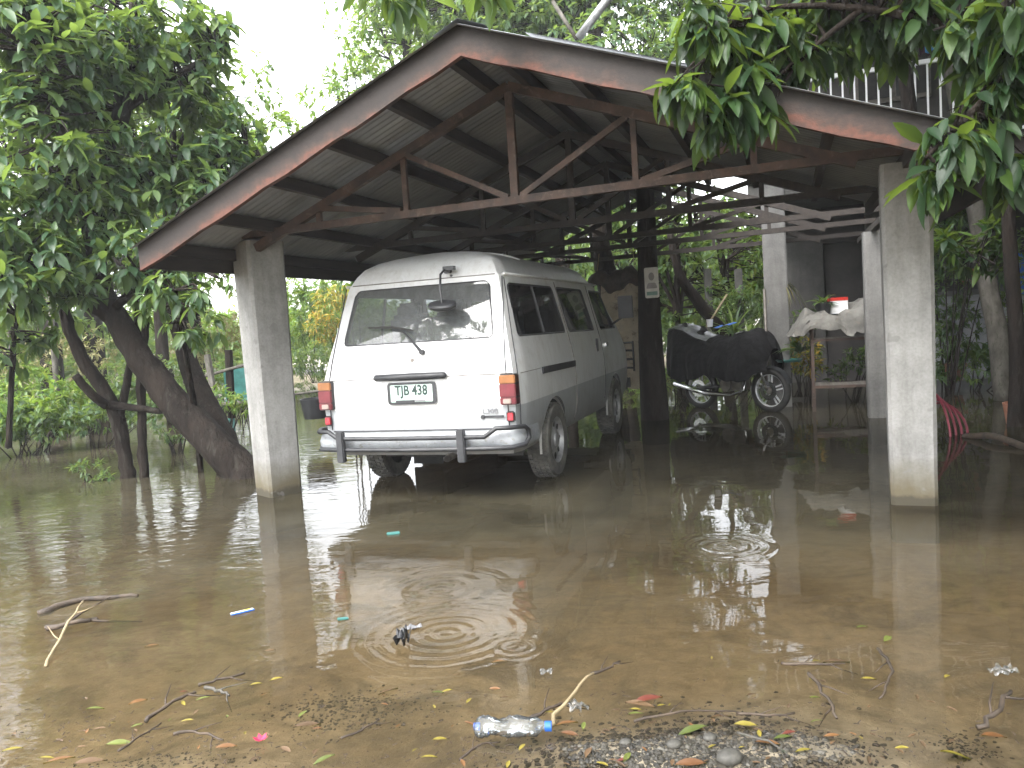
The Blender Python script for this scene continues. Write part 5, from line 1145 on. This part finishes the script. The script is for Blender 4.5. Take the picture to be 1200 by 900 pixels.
# ------------------------------------------------------------------ rickety fence and bits at the left
fn = thing('wooden_fence', 'rickety wooden fence with a pale slanted post behind the leaning tree', 'fence', AT(260, 470, 11.5), 0); fb = Vector(fn.location)
def fpart(nm, pts, r, mat): MB().tube([p-fb for p in pts], r, 7).build(nm, M[mat], fn, smooth=.8)
fpart('post', A_((254, 482, 11.4), (243, 416, 11.6)), .05, 'bark_pale'); fpart('post', A_((272, 490, 11.6), (268, 410, 11.6)), .06, 'bark'); fpart('post', A_((300, 490, 11.7), (297, 430, 11.7)), .04, 'bark_pale')
fpart('rail', A_((215, 448, 11.6), (300, 424, 11.5)), .025, 'bark_pale'); fpart('rail', A_((200, 478, 11.4), (310, 470, 11.4)), .035, 'bark_pale'); fpart('rail', A_((345, 462, 11.6), (375, 458, 11.6)), .02, 'bark_pale')
for px, lab in ((12, 'thin grey pole at the far left thicket'), (62, 'thin grey pole standing right of the feathery bush')):
    o = MB().tube(A_((px+8, 490, 12), (px+2, 420, 12), (px-6, 330, 12.1)), .045, 7).build('pole', M['bark_pale'], None, smooth=4); tag(o, lab, 'pole')
ch = thing('plastic_chair', 'teal plastic chair standing in the flood behind the left pillar', 'chair', Vector((AT(284, 465, 11.9).x, 11.9, 0)), .5)
for x in (-.2, .2):
    for y in (-.2, .2): MB().tube([(x, y, -.2), (x*.9, y*.9, .42)], .022, 6).build('leg', M['teal_plastic'], ch, smooth=4)
MB().box((0, 0, .43), (.44, .44, .035)).build('seat', M['teal_plastic'], ch, bevel=.01); MB().box((0, .21, .68), (.42, .03, .46)).build('backrest', M['teal_plastic'], ch, bevel=.01)
o = MB().lathe([(0, -.03), (.15, -.03), (.19, .22), (.175, .22), (.14, 0), (0, 0)], n=20).build('tub', M['black_plastic'], None, smooth=.6); o.location = AT(371, 487, 9.8); tag(o, 'black plastic tub floating left of the van tail lamp', 'tub')
o = MB().tube([G(42, 497), G(66, 499)+Vector((0, 0, .06)), G(84, 505)], .02, 6).build('branch', M['twig'], None, smooth=4); tag(o, 'thin dark branch floating at the far left', 'branch')

# ------------------------------------------------------------------ things floating and lying in the foreground
def stick(name, label, pts, r, mat='twig', cat='twig', taper=.5):
    P = [G(*p[:2])+Vector((0, 0, p[2] if len(p) > 2 else .008)) for p in pts]; q = spline(P, 4); n = len(q)
    r *= .72; q = [p+Vector((rng.normal(0, r*.7), rng.normal(0, r*.7), 0)) for p in q]
    m = MB().tube([p-q[0] for p in q], [r*(1-taper*i/n)*rng.uniform(.85, 1.2) for i in range(n)], 7)
    if cat in ('twig', 'branch') and len(q) > 6:                         # a side shoot or two
        for k in (n//3, 2*n//3):
            a = q[k]-q[0]; d = (q[k+1]-q[k-1]).normalized(); e = Vector((-d.y, d.x, .25))*(1 if k % 2 else -1); m.tube([a, a+(d+e)*r*4, a+(d*1.6+e*1.2)*r*8], [r*.5, r*.4, r*.15], 5)
    o = m.build(name, M[mat], None, smooth=4); o.location = q[0]; return tag(o, label, cat)
stick('log', 'grey waterlogged log floating at the left', [(46, 718, .0), (100, 705, .012), (165, 697, .0)], .026, 'twig', 'log')
stick('branch', 'forked pale branch standing out of the water at the left', [(52, 782, .0), (75, 752, .05), (102, 728, .1)], .011, 'straw_stick', 'branch')
stick('branch', 'dark branch lying behind the pale forked branch', [(50, 740, .01), (90, 736, .03), (118, 728, .01)], .02, 'twig', 'branch')
stick('twig', 'long dark twig pointing up right in the lower left', [(168, 848), (205, 828, .02), (232, 814, .015)], .011)
stick('twig', 'dark twig floating right of the long dark twig', [(233, 806), (255, 800, .012), (285, 792)], .009)
stick('twig', 'short grey twig below the floating dark twig', [(238, 808), (258, 814, .012), (270, 817)], .010, 'bark_pale')
stick('twig', 'thin twig at the left bottom by the wet gravel', [(140, 882), (165, 866, .01), (190, 850)], .006)
stick('stick', 'straight straw coloured stick beside the bottle', [(642, 853, .0), (668, 828, .03), (692, 806, .05)], .010, 'straw_stick', 'stick', .3)
stick('twig', 'black twig behind the straw coloured stick', [(620, 842, .0), (645, 835, .015), (665, 826)], .009)
stick('twig', 'brown twig floating flat left of centre right', [(916, 779, .004), (950, 780, .008), (990, 779, .004)], .008)
stick('twig', 'curved dark twig arching out of the water on the right', [(1026, 762, .01), (1042, 785, .03), (1042, 805, .02), (1030, 818, .0)], .008)
stick('twig', 'crooked dark twig standing left of the curved twig', [(948, 795, .02), (965, 818, .02), (980, 842, .0)], .010)
stick('twig', 'long thin brown twig above the gravel mound', [(862, 838, .006), (900, 842, .012), (932, 838, .006)], .007)
stick('twig', 'slim twig across the gravel mound', [(745, 852, .02), (800, 846, .035), (870, 838, .01)], .006)
stick('twig', 'dark bent twig at the lower right edge', [(1148, 852, .0), (1170, 838, .02), (1184, 815, .02)], .013)
stick('twig', 'short twig pointing at the gravel from the right', [(865, 870, .03), (900, 880, .03), (925, 890, .01)], .006, 'bark_pale')
stick('twig', 'submerged dark twig in the middle of the pool', [(690, 792, .003), (710, 786, .006), (727, 776, .003)], .008)
stick('twig', 'faint dark twig lying in the shallows by the bottle cap', [(540, 890, .0), (560, 878, .01), (585, 868, .0)], .006)
stick('twig', 'bent twig left of the pink flower', [(205, 862), (235, 862, .012), (262, 870)], .008)
stick('twig', 'dark twig between the yellow leaf and the crumpled bag', [(400, 868), (430, 856, .012), (445, 846)], .006)
# plastic bottle
bt = thing('plastic_bottle', 'crushed clear plastic bottle with blue cap lying in the shallows', 'bottle', G(600, 862)+Vector((0, 0, .03)), -.12)
prof = [(0, -.115), (.026, -.115), (.034, -.108), (.034, -.09)]
for k in range(9): prof += [(.0345 if k % 2 else .0305, -.085+k*.011)]
prof += [(.036, .02), (.036, .055), (.030, .08), (.014, .098), (.012, .112)]
m = MB(); m.lathe([(r, h) for r, h in prof], 'X', n=22); m.v = [(x, y*1.12, z*.8+.006*math.sin(x*70+y*60)) for x, y, z in m.v]; m.build('bottle_shell', M['clear_plastic'], bt, smooth=4)
MB().lathe([(0, .128), (.0155, .127), (.016, .106), (.0, .106)], 'X', n=16).build('cap', M['blue_plastic'], bt, smooth=.6)
MB().lathe([(0, -.12), (.012, -.119), (.013, -.10), (0, -.10)], 'X', n=14).build('base_cap', M['blue_plastic'], bt, smooth=.6)
def crumple(name, label, cat, p, sx, sy, sz, mat, seed=0):
    m = MB(); vs = []; n = 9
    for j in range(n):
        for i in range(n):
            x = (i/(n-1)-.5); y = (j/(n-1)-.5); vs.append((x*sx+.1*sx*math.sin(y*9+seed), y*sy+.1*sy*math.sin(x*11+seed), sz*(.5+.5*math.sin(x*9+seed)*math.cos(y*11+seed*2))))
    m.add(vs, [(j*n+i, j*n+i+1, (j+1)*n+i+1, (j+1)*n+i) for j in range(n-1) for i in range(n-1)])
    o = m.build(name, M[mat], None, smooth=4, recalc=False); o.location = p; o.rotation_euler = (0, 0, seed); return tag(o, label, cat)
crumple('plastic_bag', 'black crumpled plastic scrap sticking out of the ripples', 'litter', G(473, 755), .07, .05, .08, 'black_plastic', 1.3)
crumple('wrapper', 'grey plastic wrapper beside the black scrap in the ripples', 'litter', G(482, 738), .08, .03, .02, 'ink_grey', .4)
crumple('clear_bag', 'crumpled clear plastic lying behind the bottle', 'litter', G(676, 832), .06, .05, .03, 'clear_plastic', 2.2)
crumple('clear_bag', 'small crumpled clear plastic at the right edge of the pool', 'litter', G(1175, 790), .07, .05, .03, 'clear_plastic', .2)
crumple('clear_bag', 'clear plastic scrap floating right of the ripples', 'litter', G(640, 790), .05, .03, .02, 'clear_plastic', 3.1)
wr = thing('wrapper', 'flat blue and white wrapper floating in the left half of the pool', 'litter', G(284, 718)+Vector((0, 0, .005)), .55)
MB().box((0, 0, 0), (.105, .034, .003)).build('wrapper_foil', M['white_paint'], wr); MB().box((0, -.012, .001), (.108, .012, .004)).build('blue_band', M['blue_plastic'], wr); MB().box((.025, .004, .002), (.03, .016, .003)).build('yellow_print', mat_plain('print_yellow', (.7, .6, .1)), wr)
o = MB().box((0, 0, 0), (.085, .04, .012)).build('sachet', M['teal_plastic'], None, bevel=.004); o.location = G(461, 626)+Vector((0, 0, .006)); o.rotation_euler = (.05, 0, .15); tag(o, 'small teal sachet floating behind the van reflection', 'litter')
o = MB().box((0, 0, 0), (.05, .028, .008)).build('sachet', M['teal_plastic'], None, bevel=.003); o.location = G(402, 726)+Vector((0, 0, .004)); o.rotation_euler = (0, .1, .4); tag(o, 'pale teal scrap floating left of the ripples', 'litter')
fw = thing('pink_flower', 'bright pink fallen flower at the bottom left', 'flower', G(306, 872)+Vector((0, 0, .01)))
for k in range(6):
    a = k*1.05; m = MB(); m.add([(0, 0, 0), (.016*math.cos(a-.5), .016*math.sin(a-.5), .008), (.026*math.cos(a), .026*math.sin(a), .016), (.016*math.cos(a+.5), .016*math.sin(a+.5), .008)], [(0, 1, 2, 3)]); m.build('petal', M['pink_petal'], fw, recalc=False)
# fallen leaves, one object each
FL = {'yellow': mat_leaf('fallen_yellow', [(0, (.25, .2, .035)), (1, (.36, .29, .05))], .45, .2), 'orange': mat_leaf('fallen_orange', [(0, (.17, .075, .03)), (1, (.25, .12, .045))], .45, .2),
      'green': mat_leaf('fallen_green', [(0, (.10, .13, .03)), (1, (.19, .22, .05))], .45, .2), 'red': mat_leaf('fallen_red', [(0, (.14, .035, .025)), (1, (.2, .05, .035))], .5, .2), 'brown': mat_leaf('fallen_brown', [(0, (.09, .055, .03)), (1, (.17, .10, .05))], .55, .1)}
def fleaf_mesh(c):
    vs = []; fs = []; n = 6
    for i in range(n+1):
        f = i/n; w = .36*math.sin(pi*min(.985, .04+f*.95))**.8*.5; z = .06*math.sin(f*3+.4)
        vs += [(-w, f-.5, z+.07*w/.18*.5), (0, f-.5, z-.02), (w, f-.5, z+.05)]
        if i: a = 3*(i-1); fs += [(a, a+1, a+4, a+3), (a+1, a+2, a+5, a+4)]
    return MB().add(vs, fs).mesh('fallen_leaf', FL[c], smooth=4, recalc=False)
FM = {c: fleaf_mesh(c) for c in FL}
spots = [('yellow', 324, 797, 30, .05), ('yellow', 300, 803, 20, .045), ('yellow', 516, 868, 15, .05), ('yellow', 503, 889, 0, .05), ('orange', 664, 850, 5, .075), ('orange', 668, 862, -20, .06), ('green', 684, 852, 80, .045), ('green', 745, 838, 10, .05), ('yellow', 745, 833, -10, .04), ('yellow', 612, 877, 60, .04),
         ('yellow', 775, 828, 20, .03), ('yellow', 785, 827, 60, .02), ('green', 812, 858, 15, .10), ('yellow', 874, 851, -10, .07), ('yellow', 890, 862, 80, .04), ('orange', 900, 877, -20, .07), ('green', 918, 870, 10, .06), ('orange', 975, 864, 0, .05), ('yellow', 942, 884, 10, .05), ('yellow', 1120, 887, -12, .08), ('orange', 1165, 865, 4, .08),
         ('yellow', 1018, 797, -5, .05), ('yellow', 1110, 794, 40, .04), ('green', 955, 819, 10, .04), ('yellow', 950, 797, 70, .03), ('yellow', 957, 776, 5, .035), ('green', 1040, 750, 45, .07), ('green', 140, 873, 10, .08), ('green', 238, 820, 20, .05), ('green', 112, 832, 15, .06), ('yellow', 55, 890, 5, .05), ('orange', 70, 893, 20, .09), ('orange', 162, 824, 50, .07), ('orange', 265, 877, 8, .07), ('orange', 178, 758, 5, .06),
         ('red', 215, 812, 20, .03), ('brown', 316, 764, 10, .05), ('brown', 360, 852, 15, .09), ('brown', 335, 880, 140, .05), ('brown', 750, 828, -15, .10), ('red', 760, 822, 20, .11), ('red', 925, 863, 15, .05), ('red', 730, 893, 10, .04), ('orange', 810, 900, 0, .09), ('green', 513, 813, -10, .045), ('yellow', 524, 811, 15, .04), ('green', 355, 838, 70, .05), ('brown', 980, 778, 3, .10), ('brown', 845, 842, 10, .07), ('yellow', 834, 772, 80, .02), ('green', 1010, 736, 10, .05), ('brown', 590, 862, 30, .06), ('yellow', 835, 880, 30, .03), ('green', 735, 890, 60, .05), ('orange', 585, 777, 10, .06), ('brown', 455, 812, 40, .08), ('yellow', 15, 880, 30, .06), ('brown', 105, 895, 20, .09), ('green', 380, 892, 35, .07), ('brown', 690, 885, 70, .06)]
for i in range(95):
    cx_, sx_ = [(180, 130), (700, 160), (960, 130), (480, 260)][i % 4]; px = min(1190, max(8, rng.normal(cx_, sx_))); py = min(897, rng.normal(858, 30)); spots.append((['yellow', 'brown', 'brown', 'brown', 'green', 'brown', 'brown', 'brown', 'orange'][rng.integers(9)], px, py, rng.uniform(0, 180), rng.uniform(.018, .04)))
ADJ = {'yellow': 'yellow', 'orange': 'orange', 'green': 'fresh green', 'red': 'dark red', 'brown': 'rotten brown'}
LM = [('the plastic bottle', 600, 855), ('the straw coloured stick', 675, 822), ('the gravel mound', 815, 885), ('the pink flower', 306, 872), ('the long dark twig', 200, 832), ('the floating dark twig', 258, 800), ('the curved dark twig', 1036, 795),
      ('the crooked dark twig', 965, 818), ('the dark bent twig', 1170, 838), ('the flat brown twig', 952, 779), ('the dark gravel patch', 420, 806), ('the pale forked branch', 75, 752), ('the black scrap', 473, 752), ('the thin bottom twig', 165, 866), ('the sunken dark twig', 708, 786)]
ORD = ['nearest', 'second', 'third', 'fourth', 'fifth', 'sixth', 'seventh', 'eighth', 'ninth', 'tenth', 'eleventh', 'twelfth', 'thirteenth', 'fourteenth', 'fifteenth', 'sixteenth', 'seventeenth', 'eighteenth']
cells = {}
for i, (c, px, py, a, L) in enumerate(spots):
    d, nm, lx, ly = min((math.hypot(px-x, (py-y)*1.6), n, x, y) for n, x, y in LM); dx, dy = px-lx, (py-ly)*1.6
    side = ('right of' if dx > 0 else 'left of') if abs(dx) > abs(dy) else ('in front of' if dy > 0 else 'behind')
    cells.setdefault((c, side, nm), []).append((d, i))
WORD = {}
for (c, side, nm), q in cells.items():
    for k, (d, i) in enumerate(sorted(q)):
        WORD[i] = (ADJ[c]+' fallen leaf '+side+' '+nm) if len(q) == 1 else ORD[k]+' '+ADJ[c]+' fallen leaf '+side+' '+nm
for i, (c, px, py, a, L) in enumerate(spots):
    o = link('fallen_leaf', FM[c]); p = G(px, py); gh = float(ground_h(np.array([p.x]), np.array([p.y]))[0])
    o.location = (p.x, p.y, max(.004, gh+.006)); o.rotation_euler = (rng.normal(0, .08), rng.normal(0, .12), math.radians(a)-pi/2); o.scale = (L*.95, L, L)
    tag(o, WORD[i], 'leaf', c+' leaves fallen in the foreground')
# gravel
ico = bmesh.new(); bmesh.ops.create_icosphere(ico, subdivisions=1, radius=1); IV = np.array([v.co[:] for v in ico.verts]); IF = np.array([[v.index for v in f.verts] for f in ico.faces]); ico.free()
def gravel(name, label, pts, r0, r1, mat='gravel'):
    V = []; F = []
    for i, (x, y) in enumerate(pts):
        z = float(ground_h(np.array([x]), np.array([y]))[0]); r = r0+(r1-r0)*rng.random()**3
        s = np.array([r*rng.uniform(.8, 1.5), r*rng.uniform(.8, 1.3), r*rng.uniform(.5, .9)]); a = rng.uniform(0, 6.28)
        v = IV*s*(1+rng.normal(0, .12, (len(IV), 1))); v = np.stack([v[:, 0]*math.cos(a)-v[:, 1]*math.sin(a), v[:, 0]*math.sin(a)+v[:, 1]*math.cos(a), v[:, 2]], 1)
        V.append(v+np.array([x, y, z-r*.05])); F.append(IF+i*len(IV))
    me = bpy.data.meshes.new(name); me.from_pydata(np.concatenate(V).tolist(), [], np.concatenate(F).tolist()); me.materials.append(M[mat]); me.update()
    return tag(link(name, me), label, 'gravel', kind='stuff')
def scatter(px, py, sx, sy, n):
    out = []
    while len(out) < n:
        p = G(px+rng.normal(0, sx), min(960, py+rng.normal(0, sy))); out.append((p.x, p.y))
    return out
gravel('gravel', 'grey gravel mound rising from the shallows at the bottom right of centre', scatter(815, 890, 80, 26, 4600)+scatter(815, 880, 100, 34, 700)+scatter(690, 892, 55, 22, 900), .0018, .011)
gravel('gravel', 'patch of dark wet gravel left of the ripples', scatter(425, 806, 50, 14, 420)+scatter(370, 815, 30, 12, 200), .003, .008)
gravel('gravel', 'scattered grit on the right foreground bank', scatter(980, 885, 30, 14, 260)+scatter(1130, 868, 22, 16, 260)+scatter(200, 890, 90, 14, 500), .002, .007)
for px, py, r, lab in ((855, 893, .032, 'largest rounded grey stone in the gravel mound'), (790, 878, .02, 'pale stone on the back of the gravel mound'), (733, 872, .016, 'small pale stone left of the gravel mound'), (832, 868, .018, 'tan stone on the top of the gravel mound')):
    p = G(px, py); gh = float(ground_h(np.array([p.x]), np.array([p.y]))[0]); m = MB(); b = bmesh.new(); bmesh.ops.create_icosphere(b, subdivisions=2, radius=r)
    m.add([(v.co.x*1.25+.1*r*math.sin(v.co.y/r*3), v.co.y, v.co.z*.7) for v in b.verts], [[v.index for v in f.verts] for f in b.faces]); b.free()
    o = m.build('stone', mat_mottle('stone', (.05, .047, .04), (.10, .094, .08), 30, .6, .3, 90), None, smooth=4); o.location = (p.x, p.y, max(gh, 0)+r*.3); tag(o, lab, 'stone')
# small rotten bits of bark and stalk, too many to count
V = MB()
for i in range(700):
    cx, cy, sx, sy = [(250, 885, 140, 14), (760, 845, 90, 16), (1000, 870, 110, 16), (620, 880, 80, 14), (120, 860, 90, 20), (500, 835, 200, 26)][i % 6]
    p = G(cx+rng.normal(0, sx), min(940, cy+rng.normal(0, sy))); gh = float(ground_h(np.array([p.x]), np.array([p.y]))[0]); a = rng.uniform(0, 6.28); l = rng.uniform(.004, .02)
    V.beam((p.x, p.y, max(gh, 0)+.004), (p.x+l*math.cos(a), p.y+l*math.sin(a), max(gh, 0)+.003+rng.normal(0, .002)), .0022, .0018)
tag(V.build('debris', M['twig'], None, recalc=False), 'fine dark plant debris washed up in the shallows', 'debris', kind='stuff')

# ------------------------------------------------------------------ lens veil : imitated by a thin even haze added over the whole yard
ho = MB().box((0, 40, 6.6), (226, 226, 18.8)).build('haze', M['mud'])
t_ = NT('veil_haze'); t_.n.remove(t_.b); pv = t_.new('ShaderNodeVolumePrincipled'); pv.inputs['Density'].default_value = .0017; pv.inputs['Color'].default_value = (.95, .97, 1, 1)
t_.l(pv.outputs[0], t_.out.inputs['Volume']); ho.data.materials[0] = t_.m; tag(ho, 'thin pale haze added over the yard to imitate lens glare', kind='stuff')
print('TRIS', sum(len(o.data.polygons) for o in bpy.data.objects if o.type == 'MESH'))
